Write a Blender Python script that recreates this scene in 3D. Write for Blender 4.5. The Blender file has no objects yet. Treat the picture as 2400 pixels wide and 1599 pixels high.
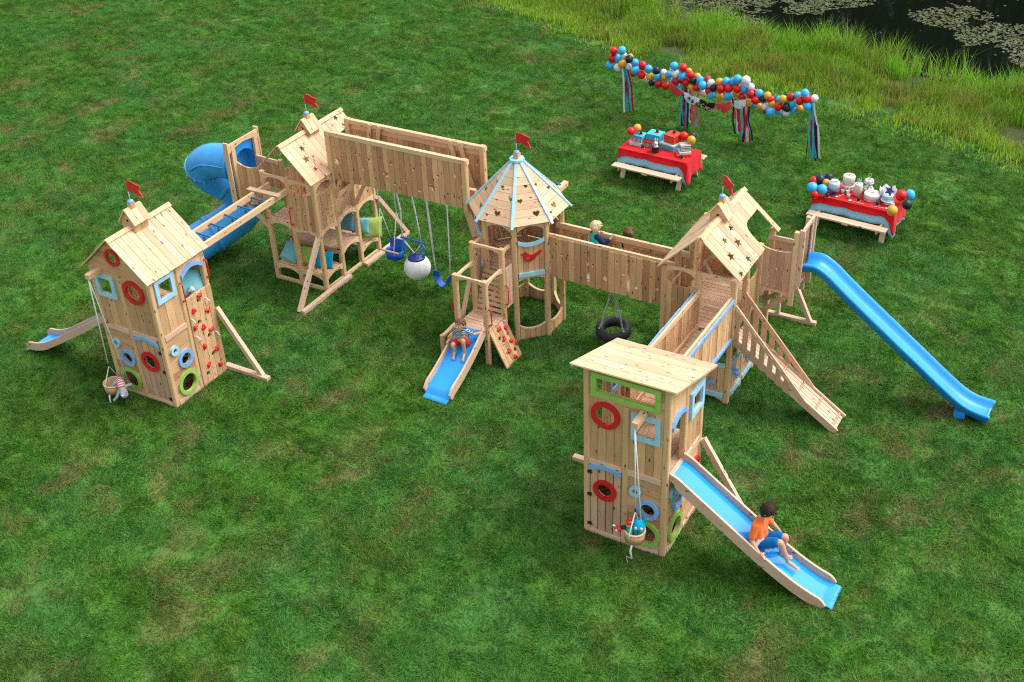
import bpy, bmesh, math, random
import numpy as np
from mathutils import Vector, Matrix
from mathutils.geometry import delaunay_2d_cdt
random.seed(7); rnd = random.random
def ru(a, b): return a + (b - a) * random.random()
scene = bpy.context.scene
COL = scene.collection
sin, cos, pi, R = math.sin, math.cos, math.pi, math.radians

# ------------------------------------------------------------------ materials
def newmat(name):
    m = bpy.data.materials.new(name); m.use_nodes = True
    nt = m.node_tree; nt.nodes.clear()
    out = nt.nodes.new('ShaderNodeOutputMaterial'); b = nt.nodes.new('ShaderNodeBsdfPrincipled')
    nt.links.new(b.outputs[0], out.inputs[0])
    return m, nt, b
def N(nt, typ, **kw):
    n = nt.nodes.new(typ)
    for k, v in kw.items():
        if k.startswith('i_'): n.inputs[k[2:].replace('_', ' ')].default_value = v
        elif k.startswith('n'): n.inputs[int(k[1:])].default_value = v
        else: setattr(n, k, v)
    return n
def L(nt, a, b): nt.links.new(a, b)
def mixc(nt, fac, a, b, blend='MIX'):
    n = nt.nodes.new('ShaderNodeMix'); n.data_type = 'RGBA'; n.blend_type = blend
    for sock, v in ((n.inputs[0], fac), (n.inputs[6], a), (n.inputs[7], b)):
        if hasattr(v, 'links'): nt.links.new(v, sock)
        elif isinstance(v, (int, float)): sock.default_value = v
        else: sock.default_value = (*v, 1)
    return n.outputs[2]
def mapr(nt, v, a, b, c, d):
    n = nt.nodes.new('ShaderNodeMapRange'); nt.links.new(v, n.inputs[0])
    for i, x in enumerate((a, b, c, d)): n.inputs[i + 1].default_value = x
    return n.outputs[0]
def wood(name, c1, c2, tint=.29, knot=.75, rough=.62):
    m, nt, b = newmat(name)
    uv = N(nt, 'ShaderNodeTexCoord').outputs['UV']
    mp = N(nt, 'ShaderNodeMapping'); mp.inputs['Scale'].default_value = (1.6, 30, 1); L(nt, uv, mp.inputs[0])
    n1 = N(nt, 'ShaderNodeTexNoise', i_Scale=1.6, i_Detail=5., i_Roughness=.6, i_Distortion=.6); L(nt, mp.outputs[0], n1.inputs[0])
    mp2 = N(nt, 'ShaderNodeMapping'); mp2.inputs['Scale'].default_value = (3.6, 9, 1); L(nt, uv, mp2.inputs[0])
    v = N(nt, 'ShaderNodeTexVoronoi', i_Scale=1.15); L(nt, mp2.outputs[0], v.inputs[0])
    sep = N(nt, 'ShaderNodeSeparateColor'); L(nt, v.outputs['Color'], sep.inputs[0])
    kd = mapr(nt, v.outputs['Distance'], .07, .21, 1, 0)
    ks = mapr(nt, sep.outputs[0], 1 - knot - .02, 1 - knot + .02, 0, 1)
    mm = N(nt, 'ShaderNodeMath', operation='MULTIPLY'); L(nt, kd, mm.inputs[0]); L(nt, ks, mm.inputs[1])
    mp3 = N(nt, 'ShaderNodeMapping'); mp3.inputs['Scale'].default_value = (.7, 2.2, 1); L(nt, uv, mp3.inputs[0])
    n3 = N(nt, 'ShaderNodeTexNoise', i_Scale=1.3, i_Detail=3.); L(nt, mp3.outputs[0], n3.inputs[0])
    g = mapr(nt, n1.outputs[0], .32, .68, 0, 1)
    c = mixc(nt, g, c1, c2)
    w = mapr(nt, n3.outputs[0], .4, .7, 0, .4)
    c = mixc(nt, w, c, tuple(x * y for x, y in zip(c2, (.82, .7, .6))))
    geo = N(nt, 'ShaderNodeNewGeometry')
    t = mapr(nt, geo.outputs['Random Per Island'], 0, 1, 1 - tint, 1 + tint * .7)
    cb = N(nt, 'ShaderNodeCombineColor'); 
    t2 = mapr(nt, geo.outputs['Random Per Island'], 0, 1, 1 - tint * 1.35, 1 + tint * .55)
    L(nt, t, cb.inputs[0]); L(nt, t2, cb.inputs[1]); L(nt, t2, cb.inputs[2])
    c = mixc(nt, 1.0, c, cb.outputs[0], 'MULTIPLY')
    c = mixc(nt, mm.outputs[0], c, (.085, .04, .018))
    L(nt, c, b.inputs['Base Color']); b.inputs['Roughness'].default_value = rough
    b.inputs['Specular IOR Level'].default_value = .3
    bp = N(nt, 'ShaderNodeBump', i_Strength=.25, i_Distance=.004); L(nt, n1.outputs[0], bp.inputs['Height']); L(nt, bp.outputs[0], b.inputs['Normal'])
    return m
def paint(name, c, rough=.45, spec=.5, var=.12, scale=6., sss=0):
    m, nt, b = newmat(name)
    tc = N(nt, 'ShaderNodeNewGeometry').outputs['Position']
    n1 = N(nt, 'ShaderNodeTexNoise', i_Scale=scale, i_Detail=4.); L(nt, tc, n1.inputs[0])
    f = mapr(nt, n1.outputs[0], .3, .7, 0, 1)
    L(nt, mixc(nt, f, tuple(x * (1 - var) for x in c), tuple(min(1, x * (1 + var * .6)) for x in c)), b.inputs['Base Color'])
    L(nt, mapr(nt, n1.outputs[0], .3, .7, rough * .9, min(1, rough * 1.15)), b.inputs['Roughness'])
    b.inputs['Specular IOR Level'].default_value = spec
    if sss: b.inputs['Subsurface Weight'].default_value = sss; b.inputs['Subsurface Radius'].default_value = (.02, .01, .006)
    return m
def cloth(name, c, var=.18, rough=.9, scale=60.):
    m = paint(name, c, rough, .15, var, scale)
    nt = m.node_tree; b = [n for n in nt.nodes if n.type == 'BSDF_PRINCIPLED'][0]
    b.inputs['Sheen Weight'].default_value = 0 if 'hair' in name else .12
    return m
M = {}
M['panel'] = wood('cedar_panel', (.65, .435, .245), (.50, .31, .155))
M['post'] = wood('cedar_post', (.66, .455, .26), (.57, .365, .18), .08, .8)
M['roof'] = wood('cedar_roof', (.72, .54, .365), (.57, .39, .225), .20, .9)
M['deck'] = wood('cedar_deck', (.60, .42, .28), (.47, .30, .19), .16, .5)
M['bare'] = wood('bare_cedar', (.68, .51, .38), (.56, .385, .27), .10, .6)
M['rail'] = wood('cedar_rail', (.71, .51, .33), (.61, .41, .23), .07, .7)
M['red'] = paint('red_paint', (.56, .012, .018), .42)
M['lblue'] = paint('pale_blue_paint', (.33, .60, .76), .45)
M['mblue'] = paint('sky_blue_paint', (.20, .40, .74), .45)
M['green'] = paint('lime_green_paint', (.29, .50, .10), .45)
M['slide'] = paint('blue_slide_plastic', (.015, .30, .84), .34, .5, .08, 2.)
M['tube'] = paint('blue_tube_plastic', (.04, .32, .72), .34, .5, .14, 3.)
M['chute'] = paint('blue_chute_plastic', (.015, .30, .82), .08, .7, .05, 2.)
M['hold'] = paint('red_plastic', (.58, .012, .012), .35)
M['rope'] = cloth('white_rope', (.68, .68, .68), .3, .9, 150.)
M['metal'] = paint('galvanised_metal', (.45, .46, .47), .4); 
M['iron'] = paint('black_iron', (.015, .02, .022), .5)
M['white'] = paint('white_plastic', (.76, .77, .77), .4)
M['navy'] = paint('navy_plastic', (.01, .03, .22), .35)
M['blue'] = paint('blue_rubber', (.004, .09, .45), .4)
M['teal_metal'] = paint('blue_rung_paint', (.005, .16, .42), .4)
M['rubber'] = paint('black_rubber', (.018, .02, .022), .6)
M['pteal'] = cloth('aqua_pillow_cloth', (.16, .45, .52)); M['pgreen'] = cloth('lime_pillow_cloth', (.30, .40, .09)); M['pblue'] = cloth('blue_pillow_cloth', (.0, .26, .46)); M['pgrey'] = cloth('teal_pillow_cloth', (.10, .27, .33))
M['skin'] = paint('skin', (.56, .31, .21), .5, .4, .10, 30., .15)
M['grey'] = cloth('grey_plush', (.34, .38, .41)); M['cyan'] = cloth('cyan_plush', (.0, .36, .60))
M['bR'] = paint('red_balloon', (.66, .006, .008), .3, .45, .05); M['bC'] = paint('crimson_balloon', (.48, .005, .03), .3, .45, .05)
M['bB'] = paint('blue_balloon', (.035, .42, .84), .3, .45, .05); M['bW'] = paint('white_balloon', (.70, .68, .67), .3, .4, .05)
M['bG'] = paint('gold_balloon', (.68, .33, .03), .28, .5, .06); M['bK'] = paint('black_balloon', (.012, .017, .03), .3, .4, .05)

# ------------------------------------------------------------------ geometry
OFF = {}
def tag(o, label=None, cat=None, group=None, kind=None):
    if label: o['label'] = label
    if cat: o['category'] = cat
    if group: o['group'] = group
    if kind: o['kind'] = kind
    return o
def thing(name, label, cat, loc, group=None):
    o = bpy.data.objects.new(name, None); COL.objects.link(o); o.empty_display_size = .2
    o.location = loc; OFF[o.name] = Vector(loc); return tag(o, label, cat, group)
def kids(o): return [c for c in bpy.data.objects if c.parent == o]
def copy_tree(o, parent=None):
    c = o.copy(); COL.objects.link(c); c.parent = parent
    for k in o.children: copy_tree(k, c)
    return c
class MB:
    def __init__(s): s.v = []; s.f = []; s.uv = []; s.sm = []
    def face(s, idx, uvs, smooth=False): s.f.append(idx); s.uv.append(uvs); s.sm.append(smooth)
    def obox(s, c, ax, hs, smooth=False):
        """box: centre c, three axes, half sizes"""
        c = Vector(c); b = len(s.v); la = max(range(3), key=lambda i: hs[i])
        for i in (-1, 1):
            for j in (-1, 1):
                for k in (-1, 1): s.v.append(c + ax[0] * (i * hs[0]) + ax[1] * (j * hs[1]) + ax[2] * (k * hs[2]))
        r1, r2 = ru(0, 40), ru(0, 40)
        def P(n): return ((n >> 2 & 1) * 2 - 1) * hs[0], ((n >> 1 & 1) * 2 - 1) * hs[1], ((n & 1) * 2 - 1) * hs[2]
        for q, axn in (((0, 1, 3, 2), 0), ((4, 6, 7, 5), 0), ((0, 4, 5, 1), 1), ((2, 3, 7, 6), 1), ((0, 2, 6, 4), 2), ((1, 5, 7, 3), 2)):
            oth = [i for i in range(3) if i != axn]
            if la in oth: u = la; w = [i for i in oth if i != la][0]
            else: u, w = oth
            s.face([b + n for n in q], [(P(n)[u] + r1, P(n)[w] + r2 + axn * .37) for n in q])
        return s
    def box(s, p0, p1):
        p0, p1 = Vector(p0), Vector(p1)
        return s.obox((p0 + p1) / 2, (Vector((1, 0, 0)), Vector((0, 1, 0)), Vector((0, 0, 1))), [abs(x) / 2 for x in (p1 - p0)])
    def bar(s, p, q, w, h, up=(0, 0, 1)):
        """beam from p to q; w across, h along up"""
        p, q = Vector(p), Vector(q); d = (q - p); l = d.length; d.normalize(); up = Vector(up)
        if abs(d.dot(up)) > .98: up = Vector((1, 0, 0))
        a = d.cross(up).normalized(); u = a.cross(d)
        return s.obox((p + q) / 2, (d, a, u), (l / 2, w / 2, h / 2))
    def plate(s, f, out, holes=(), d0=-.022, d1=0., grain=1):
        pts = []; edges = []
        for lp in (out, *holes):
            b = len(pts); n = len(lp); pts += [Vector(p) for p in lp]; edges += [(b + i, b + (i + 1) % n) for i in range(n)]
        vs, es, fs, *_ = delaunay_2d_cdt(pts, edges, [], 0, 1e-5)
        def inside(p, lp):
            c = False; x, y = p; j = len(lp) - 1
            for i in range(len(lp)):
                (x1, y1), (x2, y2) = lp[i][:2], lp[j][:2]
                if (y1 > y) != (y2 > y) and x < (x2 - x1) * (y - y1) / (y2 - y1) + x1: c = not c
                j = i
            return c
        keep = []
        for t in fs:
            p = sum((vs[i] for i in t), Vector((0, 0))) / len(t)
            if inside(p, out) and not any(inside(p, h) for h in holes): keep.append(list(t))
        cnt = {}
        for t in keep:
            for i in range(len(t)):
                e = (t[i], t[(i + 1) % len(t)]); cnt[tuple(sorted(e))] = cnt.get(tuple(sorted(e)), 0) + 1
        used = sorted({i for t in keep for i in t}); m = {}; r1, r2 = ru(0, 40), ru(0, 40)
        b = len(s.v)
        for k, i in enumerate(used):
            m[i] = b + 2 * k; s.v.append(Vector(f(vs[i].x, vs[i].y, d1))); s.v.append(Vector(f(vs[i].x, vs[i].y, d0)))
        def UV(i, dz=0): return (vs[i].y + r1, vs[i].x + r2 + dz) if grain else (vs[i].x + r1, vs[i].y + r2 + dz)
        for t in keep:
            s.face([m[i] for i in t], [UV(i) for i in t]); s.face([m[i] + 1 for i in reversed(t)], [UV(i) for i in reversed(t)])
        for t in keep:
            for i in range(len(t)):
                a, c = t[i], t[(i + 1) % len(t)]
                if cnt[tuple(sorted((a, c)))] == 1:
                    s.face([m[c], m[a], m[a] + 1, m[c] + 1], [UV(c), UV(a), UV(a, .02), UV(c, .02)])
        return s
    def sweep(s, path, prof, up=(0, 0, 1), closed=True, smooth=True, caps=True, scales=None, morph=None):
        """prof: list of (lateral, normal)"""
        path = [Vector(p) for p in path]; n = len(prof); b = len(s.v); run = 0
        for i, p in enumerate(path):
            d = (path[min(i + 1, len(path) - 1)] - path[max(i - 1, 0)]).normalized()
            u = Vector(up)
            if abs(d.dot(u)) > .97: u = Vector((0, 1, 0)) if abs(d.y) < .9 else Vector((1, 0, 0))
            a = d.cross(u).normalized(); w = a.cross(d); k = scales[i] if scales else 1
            for (x, y) in (morph(i, prof) if morph else prof): s.v.append(p + a * (x * k) + w * (y * k))
        r = ru(0, 40); m = n if closed else n - 1
        for i in range(len(path) - 1):
            l = (path[i + 1] - path[i]).length
            for j in range(m):
                k = (j + 1) % n
                s.face([b + i * n + j, b + i * n + k, b + (i + 1) * n + k, b + (i + 1) * n + j],
                       [(run + r, j * .05), (run + r, j * .05 + .05), (run + l + r, j * .05 + .05), (run + l + r, j * .05)], smooth)
            run += l
        if caps and closed:
            for e in (0, len(path) - 1):
                s.face([b + e * n + j for j in range(n)], [prof[j] for j in range(n)])
        return s
    def tube(s, path, r, seg=8, smooth=True, caps=True, scales=None):
        path = [Vector(p) for p in path]; n = seg; b = len(s.v); d = (path[1] - path[0]).normalized()
        a = d.orthogonal().normalized(); rr = ru(0, 40); run = 0
        for i, p in enumerate(path):
            d = (path[min(i + 1, len(path) - 1)] - path[max(i - 1, 0)]).normalized()
            a = (a - d * a.dot(d)).normalized(); w = d.cross(a); k = (scales[i] if scales else 1) * r
            for j in range(n): s.v.append(p + (a * cos(2 * pi * j / n) + w * sin(2 * pi * j / n)) * k)
        for i in range(len(path) - 1):
            l = (path[i + 1] - path[i]).length
            for j in range(n):
                k = (j + 1) % n
                s.face([b + i * n + j, b + i * n + k, b + (i + 1) * n + k, b + (i + 1) * n + j], [(run + rr, j * .02), (run + rr, j * .02 + .02), (run + l + rr, j * .02 + .02), (run + l + rr, j * .02)], smooth)
            run += l
        if caps:
            for e in (0, len(path) - 1): s.face([b + e * n + j for j in range(n)], [(0, 0)] * n)
        return s
    def lathe(s, c, prof, seg=24, axis='z', smooth=True, caps=True):
        """prof: (radius, height); closes at r=0"""
        c = Vector(c); b = len(s.v); n = seg; rr = ru(0, 40)
        for (r, h) in prof:
            for j in range(n):
                x, y = r * cos(2 * pi * j / n), r * sin(2 * pi * j / n)
                s.v.append(c + (Vector((x, y, h)) if axis == 'z' else Vector((h, x, y)) if axis == 'x' else Vector((x, h, y))))
        for i in range(len(prof) - 1):
            for j in range(n):
                k = (j + 1) % n
                s.face([b + i * n + j, b + i * n + k, b + (i + 1) * n + k, b + (i + 1) * n + j], [(prof[i][1] + rr, j * .03), (prof[i][1] + rr, j * .03 + .03), (prof[i + 1][1] + rr, j * .03 + .03), (prof[i + 1][1] + rr, j * .03)], smooth)
        for e in (0, len(prof) - 1):
            if caps and prof[e][0] > 1e-4: s.face([b + e * n + j for j in range(n)], [(0, 0)] * n)
        return s
    def ball(s, c, r, seg=16, sq=(1, 1, 1)):
        c = Vector(c); k = seg // 2; b0 = len(s.v)
        s.lathe((0, 0, 0), [(max(r * sin(pi * i / k), 1e-5), -r * cos(pi * i / k)) for i in range(k + 1)], seg)
        for i in range(b0, len(s.v)): v = s.v[i]; s.v[i] = c + Vector((v.x * sq[0], v.y * sq[1], v.z * sq[2]))
        return s
    def post(s, x, y, z0, z1, w=.1, ch=.016, ang=0):
        h = w / 2; o = [(-h + ch, -h), (h - ch, -h), (h, -h + ch), (h, h - ch), (h - ch, h), (-h + ch, h), (-h, h - ch), (-h, -h + ch)]
        ca, sa = cos(ang), sin(ang)
        o = [(x + a * ca - b * sa, y + a * sa + b * ca) for a, b in o]; b = len(s.v); r = ru(0, 40); q = ru(0, 40)
        for z in (z0, z1 - .008): s.v += [Vector((a, c, z)) for a, c in o]
        s.v += [Vector((x + (a - x) * .9, y + (c - y) * .9, z1)) for a, c in o]
        u = 0
        for j in range(8):
            k = (j + 1) % 8; l = math.hypot(o[k][0] - o[j][0], o[k][1] - o[j][1])
            for t in (0, 8): s.face([b + t + j, b + t + k, b + t + 8 + k, b + t + 8 + j], [(z0 + r, u + q), (z0 + r, u + l + q), (z1 + r, u + l + q), (z1 + r, u + q)])
            u += l
        s.face([b + 16 + j for j in range(8)], [(o[j][0] + r, o[j][1] + q) for j in range(8)])
        s.face([b + 7 - j for j in range(8)], [(o[j][0] + r, o[j][1] + q) for j in range(8)])
        return s
    def build(s, name, mat, parent=None, loc=None, recalc=True):
        off = OFF[parent.name] if parent is not None else Vector(loc or (0, 0, 0))
        me = bpy.data.meshes.new(name)
        me.from_pydata([tuple(v - off) for v in s.v], [], s.f)
        uvl = me.uv_layers.new(name='UVMap')
        flat = [c for u in s.uv for p in u for c in (p[0], p[1])]
        uvl.data.foreach_set('uv', flat)
        me.polygons.foreach_set('use_smooth', s.sm)
        if recalc:
            bm = bmesh.new(); bm.from_mesh(me); bmesh.ops.recalc_face_normals(bm, faces=bm.faces); bm.to_mesh(me); bm.free()
        me.materials.append(M[mat] if isinstance(mat, str) else mat)
        o = bpy.data.objects.new(name, me); COL.objects.link(o)
        if parent is not None: o.parent = parent
        else: o.location = off
        OFF[o.name] = off.copy(); return o
def top(mb, name, mat, label, cat, loc, group=None): return tag(mb.build(name, mat, None, loc), label, cat, group)
# frames: (a, b, d) -> world
def FY(y, s=-1): return lambda a, b, d: (a, y + s * d, b)
def FX(x, s=1): return lambda a, b, d: (x + s * d, a, b)
def FZ(z): return lambda a, b, d: (a, b, z + d)
def FG(O, ex, ey):
    O, ex, ey = Vector(O), Vector(ex).normalized(), Vector(ey).normalized(); en = ex.cross(ey)
    return lambda a, b, d: O + ex * a + ey * b + en * d
def circ(a, b, r, n=28): return [(a + r * cos(2 * pi * i / n), b + r * sin(2 * pi * i / n)) for i in range(n)]
def rect(a0, b0, a1, b1): return [(a0, b0), (a1, b0), (a1, b1), (a0, b1)]
def star(a, b, r, rot=0, q=.42): return [(a + (r if i % 2 == 0 else r * q) * sin(rot + pi * i / 5), b + (r if i % 2 == 0 else r * q) * cos(rot + pi * i / 5)) for i in range(10)]
def heart(a, b, r, up=1):
    o = []
    for i in range(20):
        t = 2 * pi * i / 20; o.append((a + r * sin(t) ** 3, b + up * r * (13 * cos(t) - 5 * cos(2 * t) - 2 * cos(3 * t) - cos(4 * t)) / 16))
    return o
def boards(f, a0, a1, b0, b1, n, vert=True, holes=(), gap=.009, d0=-.03, d1=-.01, top=None, bot=None, skip=(), mb=None, jag=0):
    """row of boards; top(a)/bot(a) curve the ends of upright boards"""
    mb = mb or MB(); w = ((a1 - a0) if vert else (b1 - b0)) / n
    for i in range(n):
        if i in skip: continue
        gap = max(gap, .0075); j = ru(-.003, .003)
        if vert:
            l, r = a0 + i * w + gap / 2, a0 + (i + 1) * w - gap / 2; dj = ru(-jag, jag)
            k = 5 if (top or bot) else 2
            xs = [l + (r - l) * t / (k - 1) for t in range(k)]
            o = [(x, (bot(x) if bot else b0) + dj * .5) for x in xs] + [(x, (top(x) if top else b1) + dj) for x in reversed(xs)]
        else:
            l, r = b0 + i * w + gap / 2, b0 + (i + 1) * w - gap / 2; o = rect(a0, l, a1, r)
        x0, x1 = min(p[0] for p in o), max(p[0] for p in o); y0, y1 = min(p[1] for p in o), max(p[1] for p in o)
        hs = [h for h in holes if max(p[0] for p in h) > x0 and min(p[0] for p in h) < x1 and max(p[1] for p in h) > y0 and min(p[1] for p in h) < y1]
        mb.plate(f, o, hs, d0 + j, d1 + j, 1 if vert else 0)
    return mb
def ring(f, c, ro, ri, name, mat, par, d0=-.012, d1=.022, n=36):
    return MB().plate(f, circ(*c, ro, n), [circ(*c, ri, n)], d0, d1, 0).build(name, mat, par)
def sqframe(f, a0, b0, a1, b1, w, name, mat, par, d0=-.012, d1=.022):
    return MB().plate(f, rect(a0, b0, a1, b1), [rect(a0 + w, b0 + w, a1 - w, b1 - w)], d0, d1, 0).build(name, mat, par)
def arc(a0, a1, b, sag, n=9): return [(a0 + (a1 - a0) * i / (n - 1), b + sag * (1 - (2 * i / (n - 1) - 1) ** 2)) for i in range(n)]
def band(f, a0, a1, b, h, sag, name, mat, par, d0=-.012, d1=.024):
    """curved trim board of height h whose lower edge bows by sag"""
    lo = arc(a0, a1, b, sag); hi = [(x, y + h) for x, y in lo]
    return MB().plate(f, lo + hi[::-1], (), d0, d1, 0).build(name, mat, par)
def archrail(f, a0, a1, zt, he, hm, par, mat='rail', d0=-.05, d1=-.012, name='arch_rail'):
    lo = arc(a0, a1, zt - he, he - hm)
    return MB().plate(f, lo + [(a1, zt), (a0, zt)], (), d0, d1, 0).build(name, mat, par)
def deck(x0, x1, y0, y1, z, n, par, along='x', mat='deck', name='deck', th=.03, skip=()):
    f = (lambda a, b, d: (b, a, z + d)) if along == 'x' else FZ(z)
    a = (y0, y1, x0, x1) if along == 'x' else (x0, x1, y0, y1)
    return boards(f, *a, n, True, (), .008, -th, 0., skip=skip).build(name, mat, par)
def rope(pts, r, par, name='rope', mat='rope', seg=6): return MB().tube(pts, r, seg).build(name, mat, par)
def handle(par, p0, p1, out, mat='hold'):
    p0, p1, o = Vector(p0), Vector(p1), Vector(out)
    m = (p1 - p0) * .12
    h = MB().tube([p0, p0 + o * .7, p0 + o + m, p1 + o - m, p1 + o * .7, p1], .013, 8)
    for p in (p0, p1): h.ball(p, .022, 8)
    return h.build('grab_handle', mat, par)
def flagpole(par, x, y, z, ang=0, h=.21, fl=.34):
    """disc, rod and wooden swallowtail flag standing at (x, y, z)"""
    MB().lathe((x, y, z), [(0.0, 0), (.052, 0), (.055, .012), (.05, .035), (0, .04)], 16).build('finial_disc', 'mblue', par)
    MB().tube([(x, y, z + .03), (x, y, z + h + .18)], .007, 8).build('flag_rod', 'white', par)
    s = fl; t = [(0, 0), (.15, .05), (.32, .07), (.48, .02), (.62, -.05), (.80, -.08), (1., -.05)]
    hi = [(a * s, .2 + b * s * .9) for a, b in t]; lo = [(a * s, b * s * .9) for a, b in t]
    o = lo + [(s * .8, .065)] + hi[::-1]
    # sample swallowtail
    o = lo[:-1] + [(s * 1.03, -.045), (s * .80, .075), (s * .98, .165)] + hi[:-1][::-1]
    f = FG((x, y, z + h), (cos(ang), sin(ang), 0), (0, 0, 1))
    return MB().plate(f, o, (), -.008, .008, 0).build('flag', 'red', par)
def cupola(par, x, y, z0, z1, hw=.145, hl=.17, flag_ang=0, hole='front'):
    """birdhouse cupola straddling a ridge that runs along y"""
    zr = z1 + .2
    c = MB(); g = [(x - hw, z0), (x + hw, z0), (x + hw, z1), (x, zr), (x - hw, z1)]
    c.plate(FY(y - hl), g, [circ(x, z1 - .005, .032, 14)], -.02, 0, 0)
    c.plate(FY(y + hl, 1), g, (), -.02, 0, 0)
    for sx in (-1, 1): boards(FX(x + sx * hw, sx), y - hl + .02, y + hl - .02, z0, z1, 2, True, (), .003, -.02, 0, mb=c)
    cb = c.build('cupola', 'panel', par)
    MB().plate(FY(y - hl + .03), circ(x, z1 - .005, .045, 14), (), -.004, 0).build('nest_hole_shade', 'iron', cb)  # black disc behind the cut hole, stands in for the shade inside
    r = MB(); ov = .05; sl = Vector((hw + ov, 0, -(zr - z1) * (hw + ov) / hw)); ln = sl.length
    for sx in (-1, 1):
        f = FG((x, y - hl - .035, zr + .012), (0, sx, 0) if sx > 0 else (0, 1, 0), (sx * sl.x, 0, sl.z))
        s = 1 if sx > 0 else -1
        boards(lambda a, b, d, f=f, s=s: f(a, b, d * -s), 0, 2 * hl + .07, 0, ln, 3, True, (), .003, 0, .018, mb=r)
    r.build('cupola_roof', 'roof', cb)
    MB().box((x - .048, y - .048, zr - .08), (x + .048, y + .048, zr + .09)).build('chimney_block', 'panel', cb)
    flagpole(cb, x, y, zr + .09, flag_ang)
    return cb
def gable_roof(par, xl, zl, xr, zr, xR, zR, y0, y1, n, holesR=(), holesL=()):
    """two boarded planes; hole outlines in (distance from y0, distance down the slope)"""
    for side, xe, ze, hs in ((1, xR, zR, holesR), (-1, xl, zl, holesL)):
        d = Vector((xe - xr, 0, ze - zr)); ln = d.length; d.normalize(); nn = Vector((-d.z, 0, d.x)) if side > 0 else Vector((d.z, 0, -d.x))
        if nn.z < 0: nn = -nn
        f = lambda a, b, dd, d=d, nn=nn: Vector((xr, y0 + a, zr)) + d * b + nn * dd
        boards(f, 0, y1 - y0, .0, ln, n, True, hs, .004, 0, .02, jag=.004).build('roof_plane', 'roof', par)
    d = Vector((xR - xr, 0, zR - zr)).normalized(); nn = Vector((-d.z, 0, d.x))
    MB().bar((xr + .045 + .01, y0 - .01, zr - .0 + .005), (xr + .055, y1 + .01, zr + .005), .09, .02, nn).build('ridge_cap', 'rail', par)
# ------------------------------------------------------------------ shared tower pieces
def hinge(f, a, b, par):
    m = MB()
    for da, db, r in ((-.022, .018, .017), (.022, .018, .017), (-.022, -.018, .017), (.022, -.018, .017), (0, 0, .016)):
        m.plate(f, circ(a + da, b + db, r, 8), (), -.012, .006)
    return m.build('hinge', 'iron', par)
def posts(par, lst, w=.1, mat='post'):
    for x, y, z0, z1 in lst: MB().post(x, y, z0, z1, w).build('post', mat, par)
def rings_bay(t, f, a0, a1, small, blue, green, cut=()):
    hs = [circ(*small, .048), circ(*blue, .118), circ(*green, .182)]
    boards(f, a0, a1, .1, 1.43, 9, False, hs, .005, -.045, -.02).build('lower_wall', 'panel', t)
    ring(f, small, .098, .046, 'window_ring', 'lblue', t, -.02); ring(f, blue, .185, .116, 'window_ring', 'mblue', t, -.02); ring(f, green, .255, .18, 'window_ring', 'green', t, -.02)
def belt(t, f, a0, a1, sill=True):
    MB().plate(f, rect(a0, 1.437, a1, 1.533), (), -.06, .006, 0).build('floor_rail', 'bare', t)
    if sill: MB().plate(f, rect(a0, .0, a1, .095), (), -.06, .004, 0).build('sill_rail', 'bare', t)
def hold(par, f, a, b, r=.035, rot=0, k=0):
    """lumpy climbing grip"""
    m = MB(); c = Vector(f(a, b, .0)); e1 = (Vector(f(a + 1, b, 0)) - c); e2 = (Vector(f(a, b + 1, 0)) - c); e3 = (Vector(f(a, b, 1)) - c)
    ca, sa = cos(rot), sin(rot)
    for dx, dy, s in ((-.75, .15, .75), (0, 0, 1.), (.7, .35, .7)) if k == 0 else ((-.5, .4, .8), (.5, .4, .8), (0, -.5, .85)) if k == 1 else ((-1., .5, .6), (-.5, 0, .75), (.1, -.1, .8), (.7, .2, .65)):
        p = c + e1 * ((dx * ca - dy * sa) * r) + e2 * ((dx * sa + dy * ca) * r) + e3 * .006; m.ball(p, r * s, 10)
    return m.build('climbing_hold', 'hold', par)
def ropeloop(par, f, a, b, da, db):
    return MB().tube([f(a, b, -.02), f(a, b, .05), f(a + da * .5, b + db * .5, .09), f(a + da, b + db, .05), f(a + da, b + db, -.02)], .011, 6).build('rope_loop', 'rope', par)

# ------------------------------------------------------------------ left tower
LT = thing('play_tower', 'tall cedar tower with a closed gabled plank roof and red climbing grips', 'play tower', (-.77, -3.95, 0))
xa, xm, xb = -1.46, -.795, -.085; ya, ym, yb = -4.618, -3.955, -3.285
posts(LT, [(xa, ya, 0, 2.74), (xm, ya, 0, 2.62), (xb, ya, 0, 2.76), (xb, ym, 0, 2.74), (xb, yb, 0, 2.76), (xa, yb, 0, 2.74), (xm, yb, 0, 2.74), (xa, ym, 0, 2.74)])
f = FY(-4.668); a0, a1, a2, a3 = -1.41, -.845, -.745, -.135
rings_bay(LT, f, a0, a1, (-1.27, 1.127), (-1.045, .848), (-1.10, .345)); belt(LT, f, a0, a1)
boards(f, a0, a1, 1.53, 2.56, 3, True, [rect(-1.31, 2.24, -.99, 2.56)], .004, -.045, -.02).build('upper_wall', 'panel', LT)
sqframe(f, -1.385, 2.155, -.925, 2.635, .08, 'window_frame', 'lblue', LT, -.02)
dr = boards(f, a2 + .01, a3 - .01, .1, 1.36, 4, True, [circ(-.46, .935, .142)], .012, -.04, -.012).build('door', 'deck', LT)
ring(f, (-.46, .935), .215, .14, 'window_ring', 'red', dr, -.012, .02)
for z in (1.21, .78, .17): hinge(f, -.15, z, dr)
band(f, a2 + .005, a3 - .005, 1.335, .07, .075, 'arch_trim', 'mblue', LT, -.01, .03); belt(LT, f, a2, a3)
boards(f, a2, a3, 1.53, 2.60, 3, True, [circ(-.465, 2.425, .165)], .004, -.045, -.02).build('upper_wall', 'panel', LT)
ring(f, (-.465, 2.425), .245, .163, 'window_ring', 'red', LT, -.02)
m = MB(); zt = lambda a: 3.41 - abs(a + .79) * .92
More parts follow.
